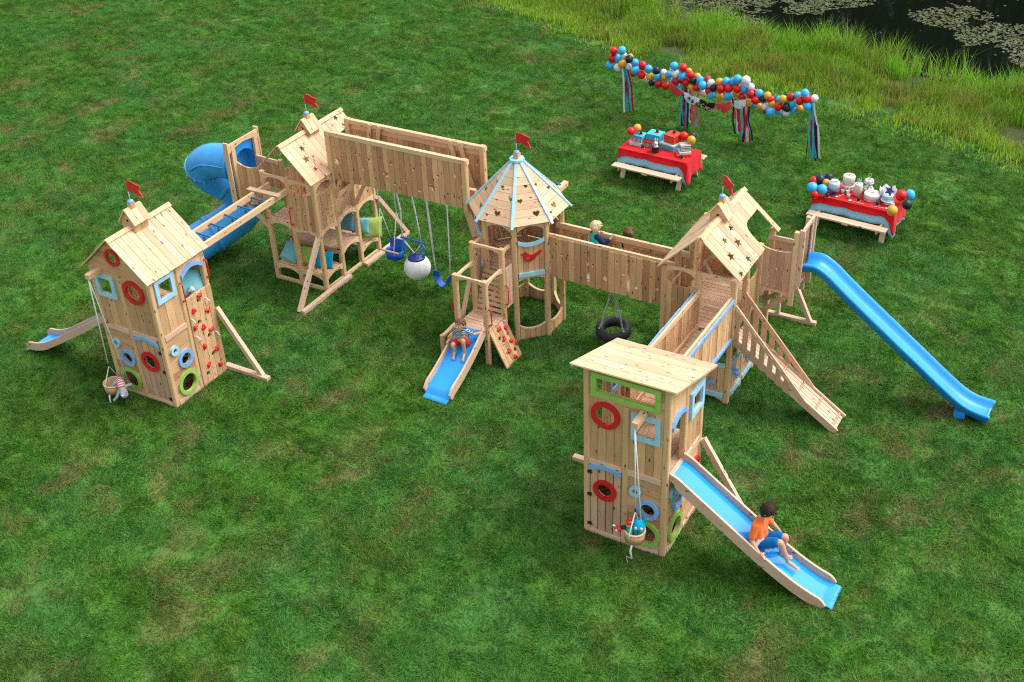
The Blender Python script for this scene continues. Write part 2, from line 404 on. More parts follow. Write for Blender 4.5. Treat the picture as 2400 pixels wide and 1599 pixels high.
for i in range(6):
    b0, b1 = 2.56 + i * .145, 2.56 + (i + 1) * .145 - .004; h0, h1 = min((3.43 - b0) / .92, .70), min((3.43 - b1) / .92, .70)
    if h0 > .02: m.plate(f, [(-.79 - h0, b0), (-.79 + h0, b0), (-.79 + max(h1, .005), b1), (-.79 - max(h1, .005), b1)], [circ(-.80, 3.06, .112)], -.04, -.012 + .001 * (i % 2), 0)
gw = m.build('gable_wall', 'panel', LT)
ring(f, (-.80, 3.06), .172, .11, 'window_ring', 'red', LT, -.012)
m = MB()
for i in range(5):
    b0, b1 = 2.62 + i * .16, 2.62 + (i + 1) * .16; h0, h1 = min((3.43 - b0) / .92, .70), max(min((3.43 - b1) / .92, .70), .005)
    m.plate(FY(-3.235, 1), [(-.79 - h0, b0), (-.79 + h0, b0), (-.79 + h1, b1), (-.79 - h1, b1)], (), -.04, -.012, 0)
m.build('gable_wall', 'panel', LT)
MB().box((-1.29, -4.95, 2.655), (-1.19, -4.6, 2.745)).build('hoist_beam', 'rail', LT)
f = FX(-.035); c0, c1, c2, c3 = -4.568, -4.005, -3.905, -3.335
rings_bay(LT, f, c0, c1, (-4.42, 1.155), (-4.20, .858), (-4.255, .345)); belt(LT, f, c0, c1)
boards(f, c0, c1, 1.53, 2.74, 3, True, [rect(-4.48, 2.285, -4.16, 2.60)], .004, -.045, -.02).build('upper_wall', 'panel', LT)
sqframe(f, -4.555, 2.205, -4.085, 2.685, .08, 'window_frame', 'lblue', LT, -.02)
hs = [circ(y, z, .052, 16) for y, z in ((-3.60, 1.80), (-3.70, 1.37), (-3.52, .97), (-3.51, .55), (-3.74, .22))]
cw = boards(f, c2, c3 + .09, 0., 1.965, 5, True, hs, .004, -.04, .012).build('climbing_wall', 'panel', LT)
for i, (y, z) in enumerate(((-3.57, 1.95), (-3.78, 1.73), (-3.46, 1.56), (-3.84, 1.39), (-3.63, 1.28), (-3.44, 1.13), (-3.70, .89), (-3.42, .67), (-3.70, .46), (-3.41, .29))):
    hold(cw, lambda a, b, d: f(a, b, d + .012), y, z - .06, .046, i * 1.3, i % 3)
for y, z, a, b in ((-3.44, 1.80, .05, -.15), (-3.88, 1.57, .03, -.16), (-3.85, 1.17, .05, -.14), (-3.36, 1.0, .04, -.15)): ropeloop(cw, f, y, z - .03, a, b)
lo = arc(c2, c3, 2.43, .13); MB().plate(f, lo + [(c3, 2.74), (c2, 2.74)], (), -.045, -.02, 1).build('upper_wall', 'panel', LT)
band(f, c2, c3, 2.40, .075, .14, 'arch_trim', 'mblue', LT, -.02, .03)
handle(LT, (-.03, -3.965, 2.36), (-.03, -3.965, 1.98), (.06, 0, 0)); handle(LT, (-.03, -3.27, 2.50), (-.03, -3.27, 2.13), (.06, 0, 0))
f = FY(-3.235, 1); boards(f, a2, a3, 0.05, 2.70, 5, True, (), .004, -.045, -.02).build('back_wall', 'panel', LT); boards(f, a0, a1, .05, 1.5, 5, True, (), .004, -.045, -.02).build('back_wall', 'panel', LT)
f = FX(-1.51, -1); boards(f, -3.905, -3.335, .05, 2.70, 5, True, (), .004, -.045, -.02).build('side_wall', 'panel', LT); boards(f, -4.568, -4.005, .05, 1.45, 5, True, (), .004, -.045, -.02).build('side_wall', 'panel', LT)
deck(-1.46, -.09, -4.62, -3.29, 1.5, 9, LT); deck(-1.46, -.09, -4.62, -3.29, .03, 9, LT, 'y', 'panel', 'ground_floor')
gable_roof(LT, -1.60, 2.72, -.79, 3.44, .02, 2.72, -4.745, -3.16, 11)
cupola(LT, -.79, -3.985, 3.14, 3.56, .145, .17, 0)
MB().bar((-.03, -3.21, 1.42), (.82, -3.16, .03), .085, .09).build('brace', 'bare', LT)
MB().box((-.10, -3.24, .0), (.97, -3.13, .09)).build('ground_beam', 'bare', LT)

# ------------------------------------------------------------------ right front tower
RT = thing('play_tower', 'tall cedar tower with a flat sloping plank roof and a long green window frame', 'play tower', (8.97, -3.48, 0))
xa, xm, xb = 8.31, 8.96, 9.613; ya, ym, yb = -4.121, -3.475, -2.835; zr = lambda y: 3.255 - (y + 4.17) * .327
posts(RT, [(xa, ya, 0, 3.23), (xm, ya, 0, 2.70), (xb, ya, 0, 3.23), (xb, ym, 0, 2.98), (xb, yb, 0, 2.80), (xa, yb, 0, 2.80), (xm, yb, 0, 2.80), (xa, ym, 0, 2.98)], .103)
f = FY(-4.171); a0, a1, a2, a3 = 8.36, 8.91, 9.01, 9.56
dr = boards(f, a0 + .01, a1 - .01, .1, 1.36, 4, True, [circ(8.63, .975, .125)], .016, -.04, -.012).build('door', 'deck', RT)
ring(f, (8.63, .975), .20, .123, 'window_ring', 'red', dr, -.012, .02)
for z in (1.265, .81, .2): hinge(f, 8.365, z, dr)
band(f, a0 + .005, a1 - .005, 1.335, .075, .07, 'arch_trim', 'mblue', RT, -.01, .03); belt(RT, f, a0, a1); belt(RT, f, a2, a3)
rings_bay(RT, f, a2, a3, (9.146, 1.16), (9.365, .872), (9.33, .37))
boards(f, a0, a1, 1.53, 2.72, 4, True, [circ(8.632, 2.445, .16)], .004, -.045, -.02).build('upper_wall', 'panel', RT)
ring(f, (8.632, 2.445), .24, .158, 'window_ring', 'red', RT, -.02)
boards(f, a2, a3, 1.53, 2.70, 4, True, [rect(9.13, 2.255, 9.445, 2.57)], .004, -.045, -.02).build('upper_wall', 'panel', RT)
sqframe(f, 9.055, 2.175, 9.52, 2.65, .077, 'window_frame', 'lblue', RT, -.02)
boards(f, a0, a3, 2.70, 3.24, 4, False, [rect(8.475, 2.86, 9.44, 3.10)], .004, -.05, -.022).build('window_wall', 'panel', RT)
sqframe(f, 8.395, 2.772, 9.515, 3.185, .085, 'window_frame', 'green', RT, -.022)
MB().box((9.21, -4.52, 2.66), (9.31, -4.12, 2.755)).build('hoist_beam', 'rail', RT)
f = FX(9.665); c0, c1, c2, c3 = -4.07, -3.525, -3.425, -2.885
rings_bay(RT, f, c0, c1, (-3.93, 1.15), (-3.725, .855), (-3.77, .345)); belt(RT, f, c0, c1); belt(RT, f, c2, c3)
boards(f, c2, c3, .1, 1.43, 9, False, [circ(-3.0, 1.06, .07)], .005, -.045, -.02).build('lower_wall', 'panel', RT); ring(f, (-3.0, 1.06), .13, .068, 'window_ring', 'red', RT, -.02)
boards(f, c2, c3, 1.53, 2.88, 4, True, [rect(-3.30, 2.25, -2.95, 2.56)], .004, -.045, -.02, top=lambda a: zr(a) - .02).build('upper_wall', 'panel', RT)
sqframe(f, -3.375, 2.165, -2.87, 2.645, .08, 'window_frame', 'lblue', RT, -.02, .03)
lo = arc(c0, c1, 2.43, .13); MB().plate(f, lo + [(c1, zr(c1) - .02), (c0, zr(c0) - .02)], (), -.045, -.02, 1).build('upper_wall', 'panel', RT)
band(f, c0, c1, 2.42, .075, .15, 'arch_trim', 'mblue', RT, -.02, .03)
MB().plate(f, [(-4.12, 3.03), (-2.84, 2.66), (-2.84, zr(-2.84) - .03), (-4.12, zr(-4.12) - .03)], (), -.045, -.008, 0).build('fascia', 'panel', RT)
f = FY(-2.785, 1); boards(f, a0, a1 - .48, .05, 2.75, 1, True, (), .004, -.045, -.02).build('back_wall', 'panel', RT); boards(f, a0, a3, .05, 1.45, 9, True, (), .004, -.045, -.02).build('back_wall', 'panel', RT)
f = FX(8.257, -1); boards(f, c0, c1, .05, 1.45, 4, True, (), .004, -.045, -.02).build('side_wall', 'panel', RT); boards(f, c2, c3, .05, 2.6, 4, True, [rect(-3.30, 2.2, -2.98, 2.52)], .004, -.045, -.02).build('side_wall', 'panel', RT)
sqframe(FX(8.257 + .05, 1), -3.36, 2.13, -2.91, 2.6, .08, 'window_frame', 'lblue', RT, -.02)
deck(8.31, 9.61, -4.12, -2.84, 1.5, 9, RT, 'y'); deck(8.31, 9.61, -4.12, -2.84, .03, 9, RT, 'y', 'panel', 'ground_floor')
d = Vector((0, 1.66, -.545)); fr = FG((8.10, -4.30, 3.30), (1, 0, 0), d)
boards(fr, 0, 1.69, 0, d.length, 6, False, (), .003, 0, .022).build('roof_plane', 'roof', RT)
for x in (8.13, 9.76): MB().bar((x, -4.28, 3.275), (x, -2.66, 2.745), .03, .04).build('roof_edge', 'rail', RT)
MB().bar((9.69, -2.80, 1.42), (10.5, -2.74, .04), .085, .09).build('brace', 'bare', RT); MB().box((9.6, -2.80, 0), (10.62, -2.70, .09)).build('ground_beam', 'bare', RT)
MB().box((7.30, -2.70, .0), (8.35, -2.59, .1)).build('ground_beam', 'bare', RT)

# ------------------------------------------------------------------ wooden slides
def interp(pts, n=36):
    """smooth curve through (a, b) points"""
    pts = [Vector(p) for p in pts]; o = []
    P = [pts[0] * 2 - pts[1]] + pts + [pts[-1] * 2 - pts[-2]]
    for i in range(len(pts) - 1):
        p0, p1, p2, p3 = P[i:i + 4]; k = max(2, n // (len(pts) - 1))
        for j in range(k):
            t = j / k; o.append(.5 * ((2 * p1) + (p2 - p0) * t + (2 * p0 - 5 * p1 + 4 * p2 - p3) * t * t + (3 * p1 - p0 - 3 * p2 + p3) * t ** 3))
    return o + [pts[-1]]
def wood_slide(label, topc, w, f2, loc, drop=.19, deep=.125, lip=.10):
    """topc: (distance, height) of the rail tops; f2(side, a, b) -> world with side in [-w/2, w/2]"""
    t = thing('wooden_slide', label, 'slide', loc); c = interp(topc)
    for s in (-1, 1):
        k = len(c); lo = []
        for i, p in enumerate(c):
            e = min(1, i / 6, (k - 1 - i) / 3 + .15); lo.append((p.x - (.05 if i > 3 else 0), max(p.y - drop * min(1, .6 + .4 * e), .0)))
        o = [(p.x, p.y) for p in c] + lo[::-1]
        MB().plate(lambda a, b, d, s=s: f2(s * (w / 2) + d, a, b), o, (), -.019, .019, 0).build('side_rail', 'bare', t)
    ch = [Vector((p.x, max(p.y - deep, .075 - .02 * i / len(c)))) for i, p in enumerate(c)]; e = ch[-1]
    ch += [e + Vector((lip * .45, -.004)), e + Vector((lip * .75, -.016)), e + Vector((lip * .95, -.036))]
    m = MB(); b = 0
    prof = [(-w / 2 + .02, 0), (w / 2 - .02, 0), (w / 2 - .02, -.02), (-w / 2 + .02, -.02)]
    path = [Vector(f2(0, p.x, max(p.y, .012))) for p in ch]
    m.sweep(path, prof, smooth=False); o = m.build('chute', 'chute', t)
    return t
RS = wood_slide('cedar sided slide with a blue chute that the boy in orange is going down', [(9.67, 1.655), (9.80, 1.60), (10.05, 1.43), (10.99, .78), (11.45, .485), (11.72, .335), (11.95, .235), (12.12, .175), (12.21, .08)], .55, lambda s, a, b: (a, -3.81 + s, b), (10.9, -3.81, 0))
wood_slide('cedar sided slide half hidden behind the closed gabled tower, its blue foot showing', [(-1.50, 1.63), (-1.70, 1.505), (-2.49, 1.012), (-3.26, .545), (-3.56, .38), (-3.84, .285), (-4.04, .255), (-4.13, .19), (-4.16, .09)], .55, lambda s, a, b: (a, -4.28 + s, b), (-2.9, -4.28, 0))
ST_S = wood_slide('short cedar sided slide that the small boy in red shorts sits on', [(.84, .90), (.92, .885), (1.16, .735), (1.46, .56), (1.80, .40), (2.0, .325), (2.13, .27), (2.22, .17)], .56, lambda s, a, b: (4.21 + s, -a, b), (4.21, -1.5, 0))
# ------------------------------------------------------------------ open play house at the left back
def scoop(a0, a1, zhi, zlo): return lambda a: zlo + (zhi - zlo) * abs(2 * (a - a0) / (a1 - a0) - 1) ** 2.2
def stars_in(lst): return [star(a, b, r, rot) for a, b, r, rot in lst]
LM = thing('play_house', 'open cedar play house above a pillowed bench and table, beside the tall swing beam', 'play house', (-.7, .7, 0))
Y = [.0, .67, 1.34, 2.01]; X = [-1.36, -.69, -.035]
posts(LM, [(X[0], .04, 0, 2.60), (X[1], .04, 0, 2.585), (X[2], .04, 0, 2.58), (X[2], .67, 0, 2.56), (X[2], 1.34, 0, 2.45), (X[2], 2.01, 0, 2.58), (X[0], .67, 0, 2.58), (X[0], 1.34, 0, 2.58), (X[0], 2.01, 0, 2.58), (X[1], 2.01, 0, 2.58)])
f = FY(-.01); a = (-1.31, -.74, -.64, -.085)
archrail(f, a[0], a[1], 2.57, .13, .05, LM); archrail(f, a[2], a[3], 2.55, .14, .05, LM)
boards(f, a[2], a[3], 1.40, 2.3, 5, True, stars_in([(-.53, 2.03, .055, 0), (-.36, 1.80, .085, .3), (-.20, 1.60, .06, .6), (-.55, 1.62, .05, .2)]), .006, -.045, -.02, top=scoop(a[2], a[3], 2.33, 2.225)).build('star_panel', 'panel', LM)
archrail(f, a[2], a[3], 1.42, .11, .04, LM); archrail(f, a[0], a[1], 1.49, .13, .05, LM)
archrail(f, a[0], a[1], .40, .13, .05, LM); archrail(f, a[2], a[3], .40, .13, .05, LM)
for q in (a[0:2], a[2:4]): MB().plate(f, rect(q[0], .0, q[1], .09), (), -.06, -.015, 0).build('sill_rail', 'rail', LM)
f = FX(.015); c = (.085, .62, .72, 1.29, 1.39, 1.96)
archrail(f, c[0], c[1], 2.55, .15, .05, LM); archrail(f, c[0], c[1], 1.45, .14, .05, LM); archrail(f, c[2], c[3], 1.49, .14, .05, LM); archrail(f, c[4], c[5], 1.46, .15, .05, LM)
boards(f, c[0], c[1], 1.43, 2.3, 5, True, stars_in([(.2, 2.05, .055, 0), (.33, 1.80, .085, .3), (.48, 1.62, .06, .5), (.47, 2.1, .04, .2)]), .006, -.045, -.02, top=scoop(c[0], c[1], 2.33, 2.23)).build('star_panel', 'panel', LM)
boards(f, c[4], c[5], 1.45, 2.3, 5, True, stars_in([(1.55, 1.75, .07, .2), (1.78, 2.0, .06, 0), (1.8, 1.62, .06, .4)]), .006, -.045, -.02).build('star_panel', 'panel', LM)
archrail(f, c[2], c[3], .745, .15, .05, LM); archrail(f, c[4], c[5], .42, .14, .05, LM)
archrail(f, c[0], c[1], .40, .13, .05, LM)
for q in (c[0:2], c[2:4], c[4:6]): MB().plate(f, rect(q[0], .0, q[1], .09), (), -.06, -.015, 0).build('sill_rail', 'rail', LM)
deck(-1.36, -.04, .02, 2.0, 1.50, 14, LM); deck(-1.34, -.06, .06, .62, .40, 4, LM, 'y', 'panel', 'bench_seat')
deck(-1.40, .0, .62, 1.30, .75, 6, LM, 'y', 'deck', 'table_top'); MB().plate(FY(.64), [(-1.35, .72), (0, .72), (0, .6), (-.1, .62), (-.2, .58), (-.5, .64), (-.9, .64), (-1.2, .58), (-1.3, .62), (-1.35, .6)], (), -.03, 0, 0).build('table_apron', 'panel', LM)
deck(-1.34, -.06, 1.40, 1.98, .43, 4, LM, 'y', 'deck', 'bench_seat')
f = FY(2.06, 1); boards(f, -.64, -.085, 1.45, 2.3, 5, True, stars_in([(-.4, 1.9, .07, 0)]), .006, -.045, -.02).build('star_panel', 'panel', LM); boards(f, -1.31, -.74, 1.45, 2.3, 5, True, stars_in([(-1.0, 1.8, .07, .3)]), .006, -.045, -.02).build('star_panel', 'panel', LM)
archrail(f, -.64, -.085, 2.56, .14, .05, LM); archrail(f, -1.31, -.74, 2.56, .14, .05, LM)
f = FX(-1.41, -1); boards(f, c[2], c[3], 1.45, 2.3, 5, True, stars_in([(.9, 1.9, .07, 0), (1.1, 1.65, .06, .3)]), .006, -.045, -.02).build('star_panel', 'panel', LM); boards(f, c[4], c[5], 1.45, 2.3, 5, True, stars_in([(1.6, 1.9, .07, .2)]), .006, -.045, -.02).build('star_panel', 'panel', LM)
gy0, gy1 = -.09, 2.06; Ls = .98
cutR = [(1.07, 1.2), (1.07, .62), (1.10, .52), (1.18, .45), (1.30, .43), (2.03, .43), (2.03, 1.2)]
cutL = [(.06, 1.2), (.06, .62), (.16, .5), (.7, .46), (.78, .5), (.82, .6), (.82, 1.2)]
gable_roof(LM, -1.43, 2.62, -.72, 3.31, .02, 2.57, gy0, gy1, 13, stars_in([(.50, .30, .085, .2), (.40, .53, .10, .4), (.60, .56, .045, 0), (.42, .80, .075, .1), (1.85, .12, .08, 0), (1.9, .33, .06, .2)]) + [cutR], [cutL])
cupola(LM, -.72, .96, 2.98, 3.34, .145, .17, .0)
handle(LM, (-.655, -.02, 1.90), (-.655, -.02, 1.52), (0, -.06, 0)); handle(LM, (-1.33, -.02, 1.86), (-1.33, -.02, 1.52), (0, -.06, 0))
for x in (-.02,): MB().bar((-.03, .0, 1.36), (-.03, -.93, .02), .09, .09, (1, 0, 0)).build('brace', 'bare', LM)
MB().box((.03, -.96, 0), (.13, .74, .09)).build('ground_beam', 'bare', LM); MB().box((.06, 1.28, 0), (.16, 2.98, .09)).build('ground_beam', 'bare', LM)
MB().bar((.04, 2.05, 1.36), (.10, 2.93, .08), .09, .09, (1, 0, 0)).build('brace', 'bare', LM)
for (p, q) in (((.02, .72, 1.55), (.55, .67, 2.5)), ((.02, 1.3, 1.55), (.55, 1.33, 2.5)), ((-.2, .72, 1.55), (.2, .67, 2.45)), ((.0, .76, 2.0), (.35, 1.3, 2.3))): MB().bar(p, q, .08, .04, (0, 1, 0)).build('knee_brace', 'rail', LM)
# platform for the tube slide
boards(FY(.01), -1.98, -1.42, 1.76, 2.66, 5, True, (), .006, -.03, 0, top=scoop(-1.98, -1.42, 2.68, 2.61)).build('platform_panel', 'panel', LM)
boards(FY(.64), -1.98, -1.42, 1.90, 2.5, 5, True, (), .006, -.03, 0).build('platform_panel', 'panel', LM); MB().bar((-2.0, .63, 2.54), (-1.38, .63, 2.52), .035, .09).build('platform_rail', 'bare', LM)
deck(-2.02, -1.36, .02, .65, 1.86, 5, LM, 'y'); MB().bar((-2.0, .05, 1.80), (-1.36, .05, 1.80), .04, .1).build('platform_rail', 'rail', LM)
for y, x in ((-.02, -2.02), (.70, -2.02)): MB().bar((x, y, 1.65), (x, y, 3.08), .11, .06, (1, 0, 0)).build('frame_post', 'rail', LM)
MB().plate(FX(-2.07, 1), [(-.16, 1.75), (.82, 1.75), (.82, 2.98), (-.16, 2.98)], [circ(.33, 2.45, .372)], -.03, 0, 1).build('mount_board', 'slide', LM)
for y in (-.16, .81): MB().bar((-2.06, y, 1.68), (-2.06, y, 3.16), .035, .12, (1, 0, 0)).build('frame_side', 'rail', LM)
MB().plate(FX(-2.0, 1), [(-.14, 3.12), (.80, 3.12), (.80, 2.92), (.70, 2.98), (.33, 3.03), (-.04, 2.98), (-.14, 2.92)], (), -.03, .0, 0).build('frame_head', 'rail', LM)
MB().bar((-1.98, .06, 1.75), (-1.42, .06, 1.25), .05, .09).build('brace', 'bare', LM)
# swing beam
SB = thing('swing_beam', 'tall hollow cedar swing beam walled with upright boards cut with stars', 'swing beam', (1.7, 1.0, 0))
for y, d in ((.67, -1), (1.36, -1)):
    fs = FY(y - .0, -1) if y < 1 else FY(y, -1)
    st = [(.14, 3.17, .05), (.20, 2.86, .10), (.37, 3.06, .055), (.52, 2.70, .06), (.70, 3.14, .055), (.86, 2.83, .075), (1.0, 3.06, .065), (1.12, 2.66, .07), (1.28, 3.14, .06), (1.40, 2.82, .10), (1.55, 3.1, .07), (1.62, 2.65, .06), (1.83, 3.2, .06), (1.88, 2.76, .09), (2.1, 3.07, .06), (2.2, 2.62, .07), (2.42, 3.2, .065), (2.52, 2.78, .12), (2.66, 3.03, .06), (2.86, 2.68, .06), (3.05, 3.1, .05)]
    if y > 1: st = [(a + .07, b - .03, r) for a, b, r in st]
    fb = (lambda a, b, d, y=y: (a, y - .03 - d if y < 1 else y + .03 + d, b))
    boards(fb, .06, 3.20, 2.44, 3.44, 24, True, stars_in([(a, b, r, i * .4) for i, (a, b, r) in enumerate(st)]), .005, -.02, .003, jag=.006).build('star_wall', 'panel', SB)
    MB().bar((.0, y, 3.45), (3.36, y, 3.45), .09, .09).build('top_beam', 'rail', SB); MB().bar((.02, y + .012, 3.33), (3.2, y + .012, 3.33), .03, .1).build('inner_rail', 'rail', SB)
    MB().bar((.02, y + .012, 2.52), (3.2, y + .012, 2.52), .03, .12).build('inner_rail', 'rail', SB)
    for x in (.02, 3.29): MB().post(x, y - .015, 2.41 if x < 1 else 2.40, 3.515, .115).build('wall_post', 'post', SB)
MB().bar((.0, 1.0, 2.62), (3.3, 1.0, 2.62), .09, .18).build('hanger_beam', 'rail', SB)
for x0, x1 in ((.62, .40), (.85, .62), (2.55, 2.85), (2.78, 3.08)): MB().bar((x0, 1.31, 3.48), (x1, 1.29, 2.45), .03, .085, (1, 0, 0)).build('inner_brace', 'rail', SB)
for y in (.69, 1.34): MB().bar((3.29, y, 2.42), (3.62, y, 1.55), .04, .10, (1, 0, 0)).build('knee_brace', 'rail', SB); MB().bar((3.20, y + .05, 2.42), (3.50, y + .05, 1.35), .04, .10, (1, 0, 0)).build('knee_brace', 'rail', SB)
# swings
def shackle(x, z, par): MB().tube([(x, 1.0, z + .0), (x, 1.0, z - .14)], .014, 8).build('swivel', 'metal', par)
T = thing('toddler_swing', 'blue bucket toddler swing with a wooden bar hanging on white ropes', 'swing', (1.13, 1.0, .6))
for x in (.86, 1.28):
    shackle(x, 2.53, T); rope([(x, 1.0, 2.40), (x + .02, 1.0, 1.75)], .012, T); xb = .93 if x < 1 else 1.30
    rope([(x + .02, 1.0, 1.78), (xb - .03, .82, .92), (xb - .03, .82, .80)], .009, T); rope([(x + .02, 1.0, 1.78), (xb + .02, 1.17, 1.02)], .009, T)
bk = [(a * .8, b * .72) for a, b in [(.0, -.20), (.17, -.18), (.23, -.05), (.23, .17), (.17, .25), (-.17, .25), (-.23, .17), (-.23, -.05), (-.17, -.18)]]
MB().plate(FG((1.15, 1.13, .84), (1, 0, 0), (0, .25, 1)), bk, (), -.025, .025, 0).build('seat_back', 'blue', T)
MB().sweep([(1.15 + .18 * cos(t), 1.0 + .15 * sin(t), .76) for k in (0,) for t in [pi * 2 * i / 24 for i in range(24)]] + [(1.33, 1.0, .76)], [(-.02, -.10), (.02, -.10), (.025, .07), (-.025, .07)], smooth=True, caps=False).build('seat_shell', 'blue', T)
MB().lathe((1.15, 1.0, .64), [(0, 0), (.14, .005), (.19, .05), (.17, .05), (0, .04)], 20).build('seat', 'blue', T)
MB().tube([(.86, .82, .88), (1.38, .82, .88)], .02, 10).build('safety_bar', 'rail', T)
T = thing('trapeze_swing', 'blue trapeze bar on two white ropes with blue triangular hand rings', 'swing', (1.62, 1.0, 1.0))
for x, xe in ((1.33, 1.38), (1.71, 1.87)): shackle(x, 2.53, T); rope([(x, 1.0, 2.40), (x + .08, 1.0, 1.85), (x + .09, 1.0, 1.8)], .017, T); rope([(x + .09, 1.0, 1.82), (xe, 1.0, 1.2)], .010, T)
MB().tube([(1.35, 1.0, 1.19), (1.94, 1.0, 1.185)], .019, 10).build('trapeze_bar', 'blue', T)
for x in (1.43, 1.87):
    MB().tube([(x, 1.0, 1.15), (x - .06, .97, .86), (x - .02, .97, .82), (x + .10, 1.03, .93), (x + .10, 1.03, .98), (x, 1.0, 1.15)], .017, 8).build('hand_ring', 'teal_metal', T)
T = thing('buoy_swing', 'round white buoy ball swing with a navy cap', 'swing', (1.75, .95, .3))
rope([(1.38, 1.0, 1.17), (1.70, .96, .90)], .012, T); rope([(1.87, 1.0, 1.15), (1.70, .96, .90)], .012, T)
MB().ball((1.75, .95, .58), .29, 28).build('ball', 'white', T)
MB().lathe((1.745, .95, .58), [(.19, .226), (.175, .25), (.12, .285), (.05, .31), (.04, .34), (.0, .345)], 24).build('cap', 'navy', T)
MB().tube([(1.70 + .03 * cos(k), .96, .89 + .03 * sin(k)) for k in [i * pi / 5 for i in range(11)]], .01, 6).build('eye', 'rope', T)
T = thing('belt_swing', 'blue sling belt swing on long white ropes', 'swing', (2.35, 1.0, .3))
for x in (2.07, 2.59): shackle(x, 2.53, T)
rope([(2.07, 1.0, 2.40), (2.16, .99, .95), (2.20, .98, .60)], .013, T); rope([(2.59, 1.0, 2.40), (2.56, .99, .9), (2.55, .98, .58)], .013, T); rope([(2.095, 1.0, 2.3), (2.18, .99, .98)], .010, T)
c = interp([(2.19, .585), (2.22, .42), (2.30, .30), (2.38, .27), (2.46, .33), (2.52, .45), (2.56, .57)], 24)
MB().sweep([(p.x, .98, p.y) for p in c], [(-.085, .008), (.085, .008), (.085, -.008), (-.085, -.008)], smooth=False).build('belt', 'blue', T)
# monkey bars
T = thing('monkey_bars', 'overhead cedar ladder with blue rungs bridging the closed tower and the open house', 'monkey bars', (-1.0, -1.6, 2.2))
for x in (-1.27, -.735): MB().bar((x, -3.3, 2.245), (x, .10, 2.265), .06, .12).build('side_beam', 'rail', T)
for i in range(7):
    y = -.52 - i * .42; MB().tube([(-1.26, y, 2.25), (-.74, y, 2.25)], .019, 8).build('rung', 'teal_metal', T)
    MB().tube([(-1.02, y - .03, 2.24), (-1.0, y - .06, 2.15), (-.98, y - .02, 2.06), (-1.01, y - .01, 2.15), (-1.02, y - .03, 2.24)], .008, 6).build('chain_ring', 'iron', T)
MB().box((-1.45, -.40, 2.33), (-.62, -.28, 2.355)).build('cross_board', 'bare', T)
# tube slide
T = thing('tube_slide', 'blue spiral plastic tube slide curling down from the open house', 'slide', (-3.0, .4, 0))
def spl(p, n=10):
    p = [Vector(x) for x in p]; P = [p[0] * 2 - p[1]] + p + [p[-1] * 2 - p[-2]]; o = []
    for i in range(len(p) - 1):
        a, b, c, d = P[i:i + 4]
        for j in range(n): t = j / n; o.append(.5 * (2 * b + (c - a) * t + (2 * a - 5 * b + 4 * c - d) * t * t + (3 * b - a - 3 * c + d) * t ** 3))
    return o + [p[-1]]
pp = spl([(-2.09, .33, 2.45), (-2.6, .33, 2.44), (-3.05, .34, 2.36), (-3.38, .38, 2.12), (-3.36, .55, 1.82), (-3.12, .80, 1.55), (-2.88, .95, 1.22), (-2.86, .85, .95), (-3.08, .55, .72), (-3.34, .10, .54), (-3.45, -.4, .45), (-3.42, -.95, .42)])
def tubeR(i): return .375 if i < 60 else .375 + .05 * min(1, (i - 60) / 15)
MB().tube(pp, 1.0, 28, caps=False, scales=[tubeR(i) for i in range(len(pp))]).build('tube_shell', 'tube', T)
for k in (5, 30, 48, 64, 88):
    q = pp[max(0, k - 1):k + 2]; MB().tube(q, tubeR(k) + .024, 32).build('flange', 'tube', T)
    a = (q[-1] - q[0]).normalized(); u = a.orthogonal().normalized(); w = a.cross(u)
    if k == 30:
        m = MB()
        for j in range(12): m.ball(pp[k] + (u * cos(j * pi / 6) + w * sin(j * pi / 6)) * (tubeR(k) + .03), .018, 6)
        m.build('bolts', 'metal', T)
sm = [p + Vector((0, -.40, .05)) for p in pp[5:30]]
MB().tube(sm, .018, 6).build('seam', 'tube', T); 
MB().lathe((-3.42, -.95, .42), [(.36, 0.), (.45, 0.)], 28, 'y', caps=False).build('rim', 'tube', T)
# ------------------------------------------------------------------ octagonal turret
cx, cy = 4.28, .97; RC = .835
OC = thing('turret', 'octagonal cedar turret with a conical plank roof, pale blue hip battens and cut out hearts', 'play tower', (cx, cy, 0))
vx = [(cx + RC * cos(R(22.5 + 45 * k)), cy + RC * sin(R(22.5 + 45 * k))) for k in range(8)]
for k, (x, y) in enumerate(vx): MB().post(x, y, 0, 2.62 if k not in (0, 7) else 2.60, .105, .02, R(22.5 + 45 * k)).build('post', 'post', OC)
def side(k):
    """frame of side k (facing 45*k degrees): a across, b up"""
    an = R(45 * k); n = Vector((cos(an), sin(an), 0)); t = Vector((-n.y, n.x, 0)); ap = RC * cos(R(22.5)) + .045; O = Vector((cx, cy, 0)) + n * ap
    return lambda a, b, d: O + t * a + Vector((0, 0, b)) + n * d
h = .265
for k in range(8):
    f = side(k)
    if k != 6:
        boards(f, -h, h, 0, .33, 5, True, (), .004, -.05, -.02, top=scoop(-h, h, .33, .235)).build('low_panel', 'panel', OC); c = [(a, .255 + .09 * abs(a / h) ** 2.2) for a in [h * i / 6 - h for i in range(13)]]
        MB().plate(f, [(a, b - .035) for a, b in c] + c[::-1], (), -.06, -.012, 0).build('low_rail', 'rail', OC)
    archrail(f, -h, h, 2.60, .15, .05, OC); archrail(f, -h, h, 1.48, .11, .05, OC)
    if k in (7, 5, 3, 2, 4, 1):
        boards(f, -h, h, 1.50, 2.24, 5, True, (), .008, -.045, -.02, top=scoop(-h, h, 2.26, 2.18)).build('upper_panel', 'panel', OC)
        lo = [(a, 2.125 + .075 * abs(a / h) ** 2.2) for a in [h * i / 6 - h for i in range(13)]]
        if k in (7, 5): MB().plate(f, lo + [(a, b + .075) for a, b in lo[::-1]], (), -.02, .02, 0).build('curved_trim', 'lblue', OC); MB().plate(f, rect(-h, 1.47, h, 1.555), (), -.02, .02, 0).build('straight_trim', 'lblue', OC)
